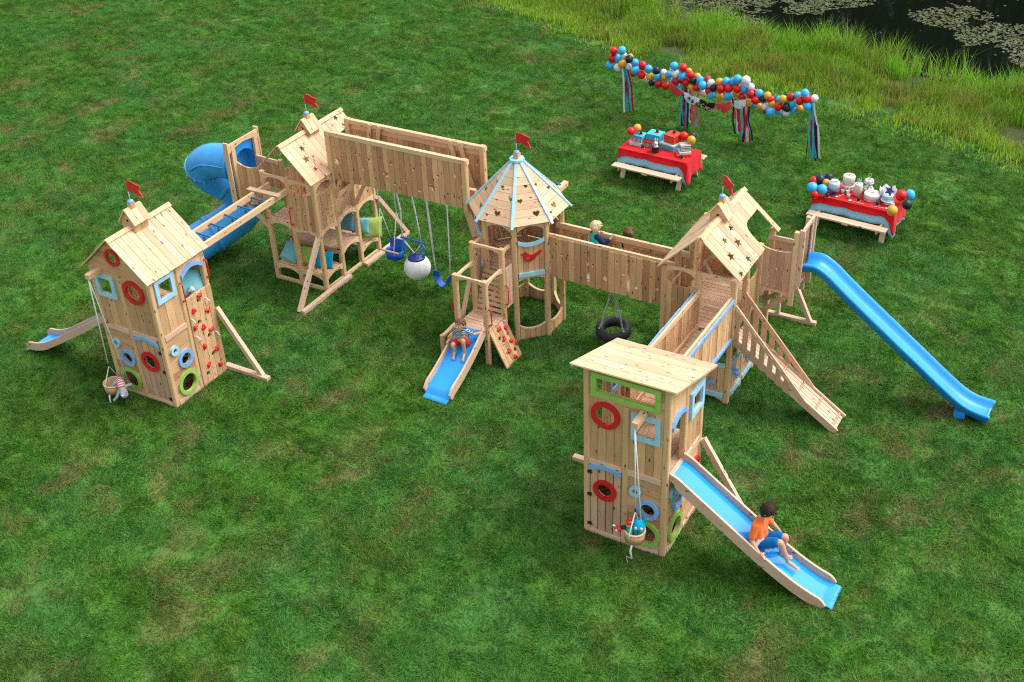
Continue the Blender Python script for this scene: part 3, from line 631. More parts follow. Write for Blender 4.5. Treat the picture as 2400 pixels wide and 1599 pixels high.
f = side(7)
bird = [(-.20, 1.965), (-.155, 1.985), (-.13, 2.01), (-.095, 2.005), (-.075, 1.97), (-.02, 1.935), (.05, 1.93), (.10, 1.955), (.15, 1.99), (.19, 2.01), (.215, 1.99), (.20, 1.97), (.15, 1.935), (.10, 1.895), (.06, 1.84), (.0, 1.80), (-.07, 1.795), (-.125, 1.82), (-.15, 1.87), (-.15, 1.93)]
MB().plate(f, [(a, b - .0) for a, b in bird], [heart(-.06, 1.87, .045)], -.02, .012, 0).build('bird_cutout', 'red', OC)
m = MB(); o = [(x - cx, y - cy) for x, y in vx]; o = [(cx + x * .93, cy + y * .93) for x, y in o]
def clip(poly, y0, y1):
    for s, yy in ((1, y0), (-1, y1)):
        q = []
        for i in range(len(poly)):
            p, n = poly[i], poly[(i + 1) % len(poly)]; ip, iN = s * (p[1] - yy) >= 0, s * (n[1] - yy) >= 0
            if ip: q.append(p)
            if ip != iN: t = (yy - p[1]) / (n[1] - p[1]); q.append((p[0] + (n[0] - p[0]) * t, yy))
        poly = q
    return poly
y0, y1 = min(p[1] for p in o), max(p[1] for p in o)
for i in range(12):
    q = clip(o, y0 + (y1 - y0) * i / 12, y0 + (y1 - y0) * (i + 1) / 12 - .007)
    if len(q) > 2: m.plate(FZ(1.5), q, (), -.03, ru(-.001, .001), 0)
m.build('deck', 'deck', OC)
Re, ze, Ra, za = .995, 2.64, .10, 3.56
for k in range(8):
    a0, a1 = R(22.5 + 45 * k), R(67.5 + 45 * k); A = Vector((cx + Re * cos(a0), cy + Re * sin(a0), ze)); B = Vector((cx + Re * cos(a1), cy + Re * sin(a1), ze)); Cc = Vector((cx + Ra * cos(a0), cy + Ra * sin(a0), za)); D = Vector((cx + Ra * cos(a1), cy + Ra * sin(a1), za))
    mid = (A + B) / 2; ex = (B - A).normalized(); up = (C_ := (Cc + D) / 2) - mid; Ln = up.length; f = FG(mid, ex, up); we, wa = (B - A).length / 2, (D - Cc).length / 2
    hs = [heart(-.02, .20, .068), heart(.17, .52, .048), heart(-.08, .72, .04), heart(-.22, .13, .036)] if k % 2 else [heart(.13, .2, .07), heart(-.13, .48, .052), heart(.04, .75, .04), heart(.24, .42, .03)]
    m = MB()
    for i in range(8):
        t0, t1 = i / 8, (i + 1) / 8 - .004; w0, w1 = we + (wa - we) * t0, we + (wa - we) * t1
        o = [(-w0, t0 * Ln), (w0, t0 * Ln), (w1, t1 * Ln), (-w1, t1 * Ln)]; m.plate(f, o, [x for x in hs if max(p[1] for p in x) > t0 * Ln and min(p[1] for p in x) < t1 * Ln], -.015, .004 + ru(0, .002), 0)
    m.build('roof_facet', 'roof', OC)
    d = (A - Vector((cx, cy, A.z))).normalized(); up2 = Vector((0, 0, 1)) * 1 + d * .6
    MB().bar(Cc + Vector((0, 0, .012)), A + d * .045 + Vector((0, 0, -.03)), .055, .028, up2).build('hip_batten', 'lblue', OC)
ang = [R(22.5 + 45 * k) for k in range(8)]
MB().plate(FZ(3.565), [(cx + .15 * cos(t), cy + .15 * sin(t)) for t in ang], (), 0, .04, 0).build('peak_plate', 'lblue', OC)
MB().box((cx - .055, cy - .055, 3.605), (cx + .055, cy + .055, 3.71)).build('chimney_block', 'post', OC)
flagpole(OC, cx, cy, 3.71, 0, .20, .31)
MB().bar((4.52, 1.6, 2.44), (4.52, 2.52, 2.44), .1, .1).build('swing_arm', 'rail', OC); rope([(4.52, 2.3, 2.5), (4.40, 2.3, 2.50), (4.36, 2.28, 2.0)], .02, OC, 'arm_rope', 'teal_metal')
handle(OC, (3.60, .42, 2.0), (3.60, .42, 1.62), (-.04, -.05, 0))
# ------------------------------------------------------------------ low slide platform in front of the turret
ST = thing('slide_platform', 'low cedar platform with tall open posts, red grab handles and a small leaning climbing board', 'play platform', (4.2, -.5, 0))
for x in (3.86, 4.51):
    MB().post(x, -.80, 0, 1.885, .1).build('post', 'post', ST); MB().post(x, -.14, 0, 2.25, .1).build('post', 'post', ST)
    f = FX(x + .03); archrail(f, -.75, -.19, 1.845, .10, .04, ST, d0=-.05, d1=.0); archrail(f, -.09, .17, 2.20, .09, .05, ST, d0=-.05, d1=0)
    boards(FX(x + .05 if x > 4 else x - .05, 1), -.10, .22, .92, 1.80, 3, True, (), .006, -.012, .012).build('side_panel', 'bare', ST)
for y, z in ((-.80, 1.875), (-.14, 2.235)): archrail(FY(y - .03), 3.91, 4.46, z, .10, .04, ST, d0=-.05, d1=0)
deck(3.84, 4.53, -.83, -.12, .75, 7, ST); MB().box((3.86, -.83, .60), (4.51, -.79, .715)).build('deck_rail', 'rail', ST)
m = MB()
for i in range(8):
    t = i / 7; m.bar((3.90, -.15 + .30 * t, .84 + .64 * t), (4.47, -.15 + .30 * t, .84 + .64 * t), .025, .065)
m.build('ladder_slats', 'rail', ST)
f = FG((4.565, 0, .735), (0, 1, 0), Vector((.36, 0, -.735)))
hs = [circ(-.60, .22, .042, 14), circ(-.33, .26, .042, 14), circ(-.33, .62, .042, 14)]
fb = lambda a, b, d: f(a, b, -d)
cb = boards(fb, -.79, -.20, -.01, .81, 5, True, hs, .004, -.03, 0).build('climbing_board', 'panel', ST)
for i, (y, b) in enumerate(((-.52, .06), (-.31, .14), (-.50, .29), (-.34, .43), (-.53, .55), (-.22, .52), (-.42, .73))): hold(cb, fb, y, b, .042, i * 1.1, i % 3)
m = MB()
for y, b in ((-.26, .03), (-.58, .36)): m.lathe(fb(y, b, 0), [(.03, .0), (.03, .012), (.0, .02)], 10, 'x')
m.build('bolt_caps', 'metal', cb)
for p0, p1, o in (((4.565, -.80, 1.28), (4.565, -.80, .92), (.06, 0, 0)), ((4.565, -.14, 1.45), (4.565, -.14, 1.03), (.06, 0, 0)), ((3.805, -.80, 1.32), (3.805, -.80, 1.02), (-.06, 0, 0)), ((3.805, -.14, 1.5), (3.805, -.14, 1.12), (-.06, 0, 0))): handle(ST, p0, p1, o)
MB().bar((3.80, -.20, 1.45), (3.62, -.55, .03), .05, .08).build('brace', 'bare', ST)
for y in (-.90,): MB().post(3.53, y, 0, .47, .085).build('step_post', 'post', ST)
MB().bar((3.535, -.86, .43), (3.62, -.20, .56), .07, .05).build('step_rail', 'rail', ST); MB().plate(FX(3.66), [(-.88, .30), (-.25, .38), (-.25, .52), (-.88, .44)], (), -.03, 0, 0).build('step_side', 'rail', ST); MB().box((3.55, -.80, .20), (3.80, -.25, .235)).build('step_tread', 'rail', ST)
# ------------------------------------------------------------------ bridge from the turret to the right hand house
BR = thing('bridge', 'long cedar plank bridge with star cut walls above the tyre swing', 'bridge', (6.35, 1.0, 0))
def bridge_wall(par, fb, a0, a1, z0, z1, st, n=6, k=3, gap=.055, mat='panel'):
    L_ = (a1 - a0 - gap * (k - 1)) / k
    for i in range(k):
        b0 = a0 + i * (L_ + gap); boards(fb, b0, b0 + L_, z0 - .012 * i, z1, n, True, [s for s in st if b0 - .1 < s[0][0] < b0 + L_ + .1], .006, -.02, .003, jag=.012).build('wall_panel', mat, par)
st = stars_in([(5.25, 2.12, .05, 0), (5.38, 1.93, .055, .3), (5.62, 1.72, .05, .1), (5.87, 2.08, .055, 0), (6.04, 1.86, .05, .5), (6.3, 1.64, .075, .2), (6.54, 2.05, .055, 0), (6.69, 1.84, .06, .3), (6.95, 1.60, .05, .4), (7.1, 2.10, .05, 0), (7.24, 1.90, .05, .2), (7.37, 1.68, .055, .1), (6.2, 2.1, .04, 0)])
bridge_wall(BR, lambda a, b, d: (a, .65 - d, b), 5.13, 7.60, 1.385, 2.26, st)
bridge_wall(BR, lambda a, b, d: (a, 1.285 + d, b), 5.02, 7.72, 1.385, 2.20, stars_in([(5.45, 2.03, .055, 0), (6.2, 2.0, .055, .2), (6.75, 1.98, .055, 0), (5.8, 1.8, .05, .3), (7.15, 1.9, .055, .1), (7.5, 1.9, .05, 0)]), 6, 4)
MB().bar((5.04, .70, 2.27), (7.72, .70, 2.27), .055, .075).build('hand_rail', 'rail', BR); MB().bar((4.98, 1.235, 2.215), (7.76, 1.235, 2.215), .06, .11).build('hand_rail', 'rail', BR)
for a0, a1 in ((5.15, 5.65), (5.75, 6.35), (6.4, 6.95), (7.0, 7.5)): MB().bar((a0, 1.25, 2.12), (a1, 1.25, 2.12), .03, .07).build('inner_rail', 'panel', BR)
deck(5.0, 7.72, .70, 1.24, 1.5, 27, BR, 'y', 'deck', 'walkway')
BR.children[-1]
MB().bar((5.05, .70, 1.43), (7.70, .70, 1.43), .05, .09).build('floor_beam', 'rail', BR); MB().bar((5.05, 1.24, 1.43), (7.70, 1.24, 1.43), .05, .09).build('floor_beam', 'rail', BR)
# tyre swing
T = thing('tyre_swing', 'black tyre swing hanging level on three chains under the star cut bridge', 'swing', (6.33, .95, .4))
tc = Vector((6.36, .93, .33)); pr = []
for t in range(16):
    a = 2 * pi * t / 16; pr.append((.268 + .085 * cos(a), .115 * sin(a)))
pr += [pr[0]]
MB().lathe(tc, pr, 36, caps=False).build('tyre', 'rubber', T).rotation_euler = (.12, 0, 0)
m = MB()
for zz in (-.05, 0, .05): m.lathe(tc + Vector((0, 0, zz)), [(.346, -.008), (.355, 0), (.346, .008)], 36, caps=False)
m.build('tread', 'rubber', T).rotation_euler = (.12, 0, 0)
for a in (100, 220, 340):
    q = tc + Vector((.27 * cos(R(a)), .27 * sin(R(a)), .10 + .27 * sin(R(a)) * .12)); m = MB(); h0 = Vector((6.33, .97, 1.37)); d = q - h0; n = int(d.length / .055)
    for i in range(n):
        p = h0 + d * ((i + .5) / n); e = d.normalized(); s = e.orthogonal().normalized() if i % 2 else e.cross(e.orthogonal().normalized())
        m.tube([p + e * (.034 * cos(t)) + s * (.014 * sin(t)) for t in [2 * pi * j / 8 for j in range(9)]], .0085, 5)
    m.build('chain', 'metal', T); MB().lathe(q, [(.035, -.01), (.035, .005), (0, .012)], 12).build('washer', 'metal', T)
# ------------------------------------------------------------------ right hand house
HR = thing('play_house', 'open cedar play house between the plank ramp, a bridge and the long blue slide', 'play house', (8.4, 1.0, 0))
posts(HR, [(7.75, .08, 0, 2.60), (8.40, .08, 0, 2.62), (9.05, .08, 0, 2.60), (9.05, .69, 0, 2.66), (9.05, 1.36, 0, 2.70), (9.05, 2.03, 0, 2.70), (7.75, .69, 0, 2.6), (7.75, 1.36, 0, 2.6), (7.75, 2.03, 0, 2.7), (8.40, 2.03, 0, 2.9)])
f = FY(.03); archrail(f, 7.80, 8.35, 2.635, .13, .05, HR); archrail(f, 8.45, 9.0, 2.635, .13, .05, HR)
boards(f, 7.80, 8.35, .96, 2.4, 5, True, stars_in([(7.95, 1.95, .065, .2), (8.1, 1.55, .10, .4), (8.25, 1.25, .06, 0)]), .006, -.045, -.02, top=scoop(7.80, 8.35, 2.33, 2.245)).build('star_panel', 'panel', HR); MB().plate(f, rect(7.80, .88, 8.35, .96), (), -.05, -.01, 0).build('panel_rail', 'bare', HR)
boards(f, 8.45, 9.0, .08, .84, 4, True, (), .008, -.045, -.02).build('low_panel', 'panel', HR); band(f, 8.45, 9.0, .80, .085, -.03, 'curved_trim', 'lblue', HR, -.02, .02); MB().plate(f, rect(8.45, .13, 9.0, .215), (), -.02, .02, 0).build('straight_trim', 'lblue', HR)
for a, b, r in ((8.74, .40, .10), (8.56, .60, .07)): MB().plate(f, star(a, b, r, .15), (), -.02, .015, 0).build('star_cutout', 'mblue', HR)
archrail(f, 8.45, 9.0, .12, .11, .03, HR, d1=-.025)
f = FX(9.10)
for k, (b0, b1) in enumerate(((.13, .64), (.74, 1.31))):
    boards(f, b0, b1, .08, .92, 5, True, (), .008, -.045, -.02).build('low_panel', 'panel', HR); band(f, b0, b1, .86, .085, -.05, 'curved_trim', 'lblue', HR, -.02, .02); MB().plate(f, rect(b0, .13, b1, .215), (), -.02, .02, 0).build('straight_trim', 'lblue', HR); archrail(f, b0, b1, .12, .11, .03, HR, d1=-.025)
    for a, b, r in ((b0 + .12, .66, .10), (b0 + .25, .50, .08), (b0 + .37, .42, .10)): MB().plate(f, star(a, b, r, .3), (), -.02, .02, 0).build('star_cutout', 'mblue', HR)
boards(f, .74, 1.31, 1.45, 2.25, 5, True, (), .006, -.045, -.02, top=scoop(.74, 1.31, 2.28, 2.2)).build('side_panel', 'panel', HR); archrail(f, .74, 1.31, 2.68, .14, .05, HR)
f = FX(7.70, -1); boards(f, .13, .64, 1.45, 2.3, 5, True, (), .006, -.045, -.02).build('side_panel', 'panel', HR)
boards(f, 1.41, 1.98, 1.45, 2.3, 5, True, stars_in([(1.7, 1.9, .06, 0)]), .006, -.045, -.02).build('side_panel', 'panel', HR)
boards(FY(2.08, 1), 7.80, 8.35, 1.45, 2.3, 5, True, stars_in([(8.1, 1.9, .07, 0)]), .006, -.045, -.02).build('side_panel', 'panel', HR)
deck(7.73, 9.07, .06, 2.05, 1.5, 17, HR); 
MB().bar((8.40, .69, 2.62), (8.40, 2.0, 2.62), .05, .09).build('tie_beam', 'rail', HR)
for (p, q) in (((7.78, .15, 2.1), (8.1, .15, 2.62)), ((8.38, .75, 2.2), (8.38, .35, 2.68)), ((7.78, 1.3, 1.6), (8.3, 1.3, 2.55))): MB().bar(p, q, .03, .07, (0, 1, 0)).build('knee_brace', 'bare', HR)
cutR = [(1.26, 1.2), (1.26, .66), (1.29, .55), (1.36, .48), (1.46, .45), (1.58, .45), (1.98, .45), (1.98, 1.2)]
gable_roof(HR, 7.66, 2.60, 8.40, 3.35, 9.17, 2.68, -.05, 2.06, 13, stars_in([(.92, .30, .085, 0), (.50, .36, .085, .2), (.77, .56, .115, .3), (.32, .62, .11, .1), (.66, .88, .08, .2), (.20, .95, .085, .3)]) + [cutR], [])
cupola(HR, 8.40, .99, 3.02, 3.38, .15, .165, R(-38))
# slide platform on the right of it
boards(FY(1.33), 9.11, 9.65, 1.84, 2.69, 4, True, (), .012, -.03, 0, top=scoop(9.11, 9.65, 2.69, 2.64)).build('platform_panel', 'deck', HR); archrail(FY(1.33), 9.10, 9.65, 1.845, .10, .04, HR, d0=-.05, d1=.004)
boards(FY(1.99), 9.11, 9.65, 1.9, 2.5, 4, True, (), .012, -.03, 0).build('platform_panel', 'deck', HR); MB().bar((9.0, 1.97, 2.54), (9.66, 1.97, 2.54), .035, .085).build('platform_rail', 'bare', HR); MB().bar((9.0, 1.97, 2.28), (9.66, 1.97, 2.28), .035, .06).build('platform_rail', 'rail', HR)
deck(9.06, 9.74, 1.36, 1.98, 1.87, 5, HR, 'y')
MB().bar((9.70, 1.34, 1.60), (9.70, 1.34, 3.10), .085, .085, (1, 0, 0)).build('frame_post', 'rail', HR); MB().bar((9.70, 1.98, 1.60), (9.70, 1.98, 3.10), .085, .085, (1, 0, 0)).build('frame_post', 'rail', HR)
MB().bar((9.79, 1.36, 2.02), (9.79, 1.36, 3.14), .05, .09, (1, 0, 0)).build('frame_side', 'bare', HR); MB().bar((9.79, 2.02, 1.75), (9.79, 2.02, 3.14), .05, .09, (1, 0, 0)).build('frame_side', 'bare', HR)
MB().bar((9.79, 1.40, 3.11), (9.79, 2.0, 3.11), .04, .07).build('frame_head', 'bare', HR)
boards(FX(9.80), 1.93, 2.10, 2.0, 3.12, 1, True, (), .004, -.02, .0).build('frame_cheek', 'bare', HR)
MB().bar((9.05, 1.36, 1.20), (9.66, 1.36, 1.78), .05, .08).build('brace', 'deck', HR); MB().bar((9.05, 1.98, 1.20), (9.66, 1.98, 1.78), .05, .08).build('brace', 'deck', HR)
MB().box((8.70, 3.26, 0), (9.72, 3.36, .09)).build('ground_beam', 'bare', HR); MB().bar((9.60, 3.31, .05), (9.12, 3.31, 1.05), .08, .09, (0, 1, 0)).build('brace', 'bare', HR); MB().post(8.92, 3.31, 0, 1.4, .09).build('stub_post', 'bare', HR); MB().bar((8.92, 2.05, 1.35), (8.92, 3.36, 1.35), .08, .08).build('tie_beam', 'bare', HR)
MB().bar((9.1, 3.31, 1.04), (8.92, 3.31, 1.38), .08, .08, (0, 1, 0)).build('brace', 'bare', HR)
# ramp
RP = thing('ramp', 'slatted cedar ramp with picket sides leading down from the right hand house', 'ramp', (10.1, .33, 0))
r0, r1 = Vector((9.10, 0, 1.42)), Vector((11.09, 0, .03)); dr = (r1 - r0)
fr = FG((9.10, .10, 1.44), dr, (0, 1, 0))
fr2 = lambda a, b, d: fr(a, b, -d) if fr(0, 0, 1).z < fr(0, 0, 0).z else fr(a, b, d)
boards(fr2, 0, dr.length, .02, .45, 5, False, (), .012, -.02, 0).build('ramp_boards', 'bare', RP)
for i in range(6):
    p = r0 + dr * (.10 + i * .174); MB().bar((p.x, .12, p.z + .04), (p.x, .55, p.z + .04), .03, .03, (0, 0, 1)).build('cleat', 'deck', RP)
for y in (.09, .57):
    MB().bar((9.10, y, 1.40), (11.10, y, .03), .035, .13).build('side_beam', 'bare', RP)
    yo = y - .03 if y < .3 else y + .03
    z0, z1, xe = (2.10, .36, 10.60)[0:3]
    MB().bar((9.08, yo + (.024 if y < .3 else -.024), 2.10), (xe, yo + (.024 if y < .3 else -.024), .345), .031, .085).build('hand_rail', 'bare' if y < .3 else 'deck', RP)
    for i in range(7):
        x = 9.16 + i * .163; zb = 1.44 - (x - 9.1) * .69 - .12; zt = 2.10 - (x - 9.08) * 1.155 + .02
        MB().plate(FY(yo, -1 if y < .3 else 1), [(x - .05, zb + .03), (x + .05, zb - .03), (x + .05, zt - .06), (x - .05, zt + .04)], (), -.012, .008, 1).build('picket', 'deck', RP)
# long slide
LS = thing('long_slide', 'long bright blue plastic slide running straight down from the right hand house', 'slide', (11.6, 1.7, 0))
c = interp([(9.76, 2.40), (9.90, 2.435), (10.08, 2.43), (10.30, 2.315), (10.62, 2.06), (11.10, 1.69), (12.09, .945), (12.62, .55), (12.88, .375), (13.05, .30), (13.20, .265), (13.32, .25), (13.41, .245), (13.45, .225), (13.475, .19)], 78)
t_ = lambda i: (i - len(c) * .80) / (len(c) * .195)
pf = [(-.255, 0), (-.225, .004), (-.195, -.05), (-.15, -.105), (-.08, -.125), (.08, -.125), (.15, -.105), (.195, -.05), (.225, .004), (.255, 0), (.272, -.02), (.265, -.05), (.235, -.07), (.225, -.16), (.1, -.175), (-.1, -.175), (-.225, -.16), (-.235, -.07), (-.265, -.05), (-.272, -.02)]
MB().sweep([(p.x, 1.70, p.y) for p in c], pf, up=(.6, 0, .8), morph=lambda i, p: [(x * (1 - .16 * max(0, t_(i)) ** 3), y + (-.125 - y) * (max(0, t_(i)) ** 2 if y > -.12 else 0)) for x, y in p], scales=[1 + .06 * max(0, min(1, (i - len(c) * .6) / (len(c) * .2))) for i in range(len(c))]).build('chute', 'slide', LS)
MB().sweep([(12.90, 1.70, .15), (12.92, 1.70, .0)], [(-.23, .1), (.23, .1), (.23, -.09), (-.23, -.09)], smooth=False, up=(1, 0, 0)).build('foot', 'slide', LS)
# bridge to the front tower
B2 = thing('bridge', 'steep sided cedar bridge with sky blue trim boards behind the flat roofed tower', 'bridge', (8.74, -1.4, 0))
for i in range(4):
    y1, y0 = .0 - i * .70, -.70 - i * .70; dz = i * .022
    for x, fx in ((9.05, FX(9.075)), (8.42, FX(8.395, -1))):
        boards(fx, y0 + .012, y1 - .012, 1.43 + dz, 2.27 + dz, 6, True, (), .005, -.02, .0).build('wall_panel', 'panel', B2)
        MB().plate(fx, rect(y0 + .01, 2.225 + dz, y1 - .01, 2.295 + dz), (), .001, .03, 0).build('top_trim', 'mblue', B2)
        if x > 9: MB().plate(fx, rect(y0 + .01, 1.42 + dz, y1 - .01, 1.49 + dz), (), .001, .03, 0).build('bottom_trim', 'mblue', B2)
    deck(8.44, 9.03, y0, y1 - .01, 1.48 + dz, 6, B2, 'x', 'deck', 'walkway')
for x in (9.03, 8.44): MB().bar((x, -2.80, 2.34), (x, .03, 2.25), .045, .10).build('hand_rail', 'rail', B2); MB().bar((x, -2.78, 1.60), (x, .03, 1.54), .04, .09).build('kick_rail', 'deck', B2)
# ------------------------------------------------------------------ balloon garland
BAL = "1.31,11.55,1.71,0.113,R 1.58,11.5,1.78,0.115,B 1.57,11.68,1.57,0.087,W 1.76,11.64,1.58,0.087,G 1.26,11.56,1.48,0.116,C 1.39,11.61,1.5,0.105,B 1.81,11.46,1.59,0.108,K 1.19,11.57,1.28,0.117,B 1.44,11.52,1.27,0.109,W 1.59,11.5,1.4,0.113,G 1.76,11.55,1.33,0.094,W 1.96,11.52,1.49,0.104,B 2.01,11.43,1.3,0.112,B 1.92,11.52,1.18,0.096,C 2.24,11.39,1.5,0.117,C 2.22,11.39,1.23,0.115,R 2.43,11.36,1.44,0.109,B 2.47,11.35,1.24,0.106,G 2.68,11.31,1.45,0.108,K 2.3,11.55,1.06,0.087,W 2.52,11.42,1.05,0.098,K 2.71,11.31,1.3,0.11,B 2.87,11.36,1.41,0.094,W 2.89,11.36,1.29,0.1,G 3.04,11.34,1.39,0.099,B 2.76,11.3,1.09,0.111,C 2.98,11.26,1.1,0.117,R 3.22,11.22,1.69,0.113,B 3.1,11.42,1.51,0.082,W 3.28,11.21,1.48,0.106,W 3.46,11.18,1.48,0.107,B 3.49,11.18,1.7,0.112,R 3.28,11.21,1.29,0.11,C 3.09,11.42,1.19,0.082,B 3.24,11.39,1.09,0.082,B 3.6,11.33,1.56,0.093,G 3.68,11.23,1.52,0.112,R 3.86,11.29,1.48,0.096,G 3.36,11.37,1.26,0.082,R 3.56,11.25,1.29,0.109,R 3.77,11.21,1.38,0.102,K 3.73,11.22,1.19,0.103,G 3.98,11.18,1.45,0.102,B 3.9,11.19,1.21,0.106,R 4.1,11.07,1.35,0.12,B 4.16,11.24,1.47,0.093,C 4.05,11.26,1.08,0.096,W 4.3,11.12,1.44,0.1,W 4.25,11.13,1.2,0.099,R 4.33,11.12,1.11,0.102,B 4.4,11.1,1.33,0.111,K 4.55,11.08,1.52,0.101,G 4.64,10.98,1.38,0.116,R 4.57,11.08,1.14,0.105,G 4.74,11.05,1.57,0.107,B 4.86,10.95,1.44,0.116,R 4.86,10.95,1.25,0.116,B 4.94,11.01,1.62,0.1,B 5.09,10.91,1.74,0.115,B 5.1,10.9,1.49,0.115,R 5.01,11.09,1.28,0.084,G 5.33,10.87,1.76,0.121,W 5.27,10.96,1.49,0.109,B 5.45,10.93,1.59,0.097,W 5.23,10.96,1.27,0.11,C 5.49,10.84,1.43,0.115,C 5.42,10.93,1.15,0.1,G 5.63,10.82,1.3,0.115,R 5.57,11.0,1.44,0.079,C 5.7,10.88,1.47,0.109,B 5.93,10.85,1.46,0.102,G 5.82,10.86,1.35,0.097,K 6.03,10.83,1.38,0.099,R 5.88,10.85,1.16,0.1,W 5.7,10.98,1.07,0.094,G 5.56,11.0,1.08,0.08,B 6.07,10.82,1.28,0.102,G 6.07,10.74,1.09,0.117,B 5.86,10.95,1.01,0.079,C 6.22,10.89,1.39,0.093,B 6.39,10.69,1.5,0.11,G 6.29,10.7,1.28,0.111,R 6.23,10.89,1.08,0.091,B 6.5,10.67,1.31,0.11,K 6.47,10.75,1.14,0.099,W 6.41,10.86,1.54,0.078,K 6.57,10.74,1.57,0.107,C 6.75,10.71,1.65,0.098,B 6.95,10.59,1.79,0.109,B 6.84,10.61,1.57,0.11,R 7.01,10.58,1.66,0.112,R 6.64,10.73,1.41,0.107,B 6.64,10.82,1.2,0.093,B 6.8,10.79,1.29,0.093,G 7.05,10.57,1.49,0.109,B 7.19,10.63,1.68,0.1,W"
BME = {}
def balloon(c, p, r, name='balloon', parent=None):
    if c not in BME:
        pr = [(.006, -1.26), (.075, -1.25), (.055, -1.17), (.03, -1.13)] + [(max(sin(pi * i / 14), .0001) * (1 - .10 * (1 - i / 14) ** 2), -cos(pi * i / 14) * (1.10 if i < 7 else 1.)) for i in range(1, 15)]
        o = MB().lathe((0, 0, 0), pr, 20).build(name, 'b' + c, None, (0, 0, 0)); BME[c] = o.data; bpy.data.objects.remove(o)
    o = bpy.data.objects.new(name, BME[c]); COL.objects.link(o); o.scale = (r, r, r); o.rotation_euler = (ru(-.5, .5), ru(-.5, .5), ru(0, 6))
    off = OFF[parent.name] if parent else Vector((0, 0, 0)); o.location = Vector(p) - off; o.parent = parent; return o
GA = thing('balloon_garland', 'long swagged garland of red, blue, white, gold and black balloons', 'balloon garland', (4.4, 11.1, 0))
for e in BAL.split(): x, y, z, r, c = e.split(','); balloon(c, (float(x), float(y), float(z)), float(r), 'balloon', GA)
rope(spl([(1.65, 11.60, 1.62), (2.5, 11.46, 1.2), (3.46, 11.29, 1.6), (4.4, 11.14, 1.27), (5.33, 10.98, 1.6), (6.2, 10.84, 1.2), (7.12, 10.68, 1.65)]), .008, GA, 'garland_line')
PL = [(1.65, 11.62, 1.60), (3.46, 11.30, 1.80), (5.31, 10.98, 1.80), (7.12, 10.68, 1.86)]
for (x, y, z), lb in zip(PL, ('black pole holding up the left end of the balloon garland', 'black pole under the garland beside the white fan', 'black pole under the garland beside the rightmost fan', 'black pole holding up the right end of the balloon garland')):
    t = thing('garland_pole', lb, 'pole', (x, y, 0), 'poles of the balloon garland'); MB().tube([(x, y, 0), (x, y, z)], .011, 8).build('shaft', 'iron', t)
    MB().tube([(x, y, z - .02), (x + .0, y, z + .04), (x + .05, y, z + .07), (x + .09, y, z + .03)], .009, 8).build('hook', 'iron', t)
    MB().lathe((x, y, 0), [(.05, 0), (.05, .01), (.0, .015)], 10).build('foot', 'iron', t)
M['kR'] = cloth('red_ribbon', (.42, .012, .03)); M['kP'] = cloth('coral_ribbon', (.62, .12, .09)); M['kB'] = cloth('aqua_ribbon', (.04, .42, .55)); M['kN'] = cloth('navy_ribbon', (.012, .014, .05)); M['kW'] = cloth('white_ribbon', (.66, .62, .66))
def ribbons(label, x0, y0, z0, x1, z1, cols):
    t = thing('ribbon_bunch', label, 'ribbons', (x0, y0, 0), 'ribbon bunches hanging from the garland'); n = len(cols)
    for i, c in enumerate(cols):
        a = x0 + (i - n / 2) * .022; e = x1 + (i - n / 2) * .035 + ru(-.03, .03); ze = max(z1 + ru(-.04, .10), .03); ph = ru(0, 6); y = y0 + ru(-.03, .03)
        path = [Vector((a + (e - a) * k / 9 + .02 * sin(ph + k * .8), y - .02 * sin(ph * 2 + k), z0 + (ze - z0) * k / 9)) for k in range(10)]
        w = .024; m = MB(); b = 0
        m.sweep(path, [(-w, .0015), (w, .0015), (w, -.0015), (-w, -.0015)], up=(.3 * sin(ph), 1, 0), smooth=False).build('ribbon', 'k' + c, t)
ribbons('ribbon bunch hanging at the left end of the garland', 1.70, 11.50, 1.30, 1.84, .05, 'WBNBRNBR')
ribbons('ribbon bunch hanging beside the second pole from the left', 3.56, 11.16, 1.22, 3.62, .06, 'BBNNRBBN')
ribbons('short ribbon bunch with a white tip between the red and black fans', 3.76, 11.13, 1.15, 3.84, .16, 'WRRBP')
ribbons('thin coral tipped ribbon bunch left of the black fan', 3.97, 11.09, 1.10, 3.99, .15, 'PBP')
ribbons('ribbon bunch with coral streamers hanging behind the rightmost fan', 5.06, 10.90, 1.22, 5.24, .28, 'NPPWRP')
ribbons('ribbon bunch with white streamers right of the rightmost fan', 5.39, 10.86, 1.08, 5.49, .10, 'BNRWRWN')
ribbons('ribbon bunch hanging at the right end of the garland', 7.16, 10.60, 1.60, 7.40, .06, 'BRBBNNW')
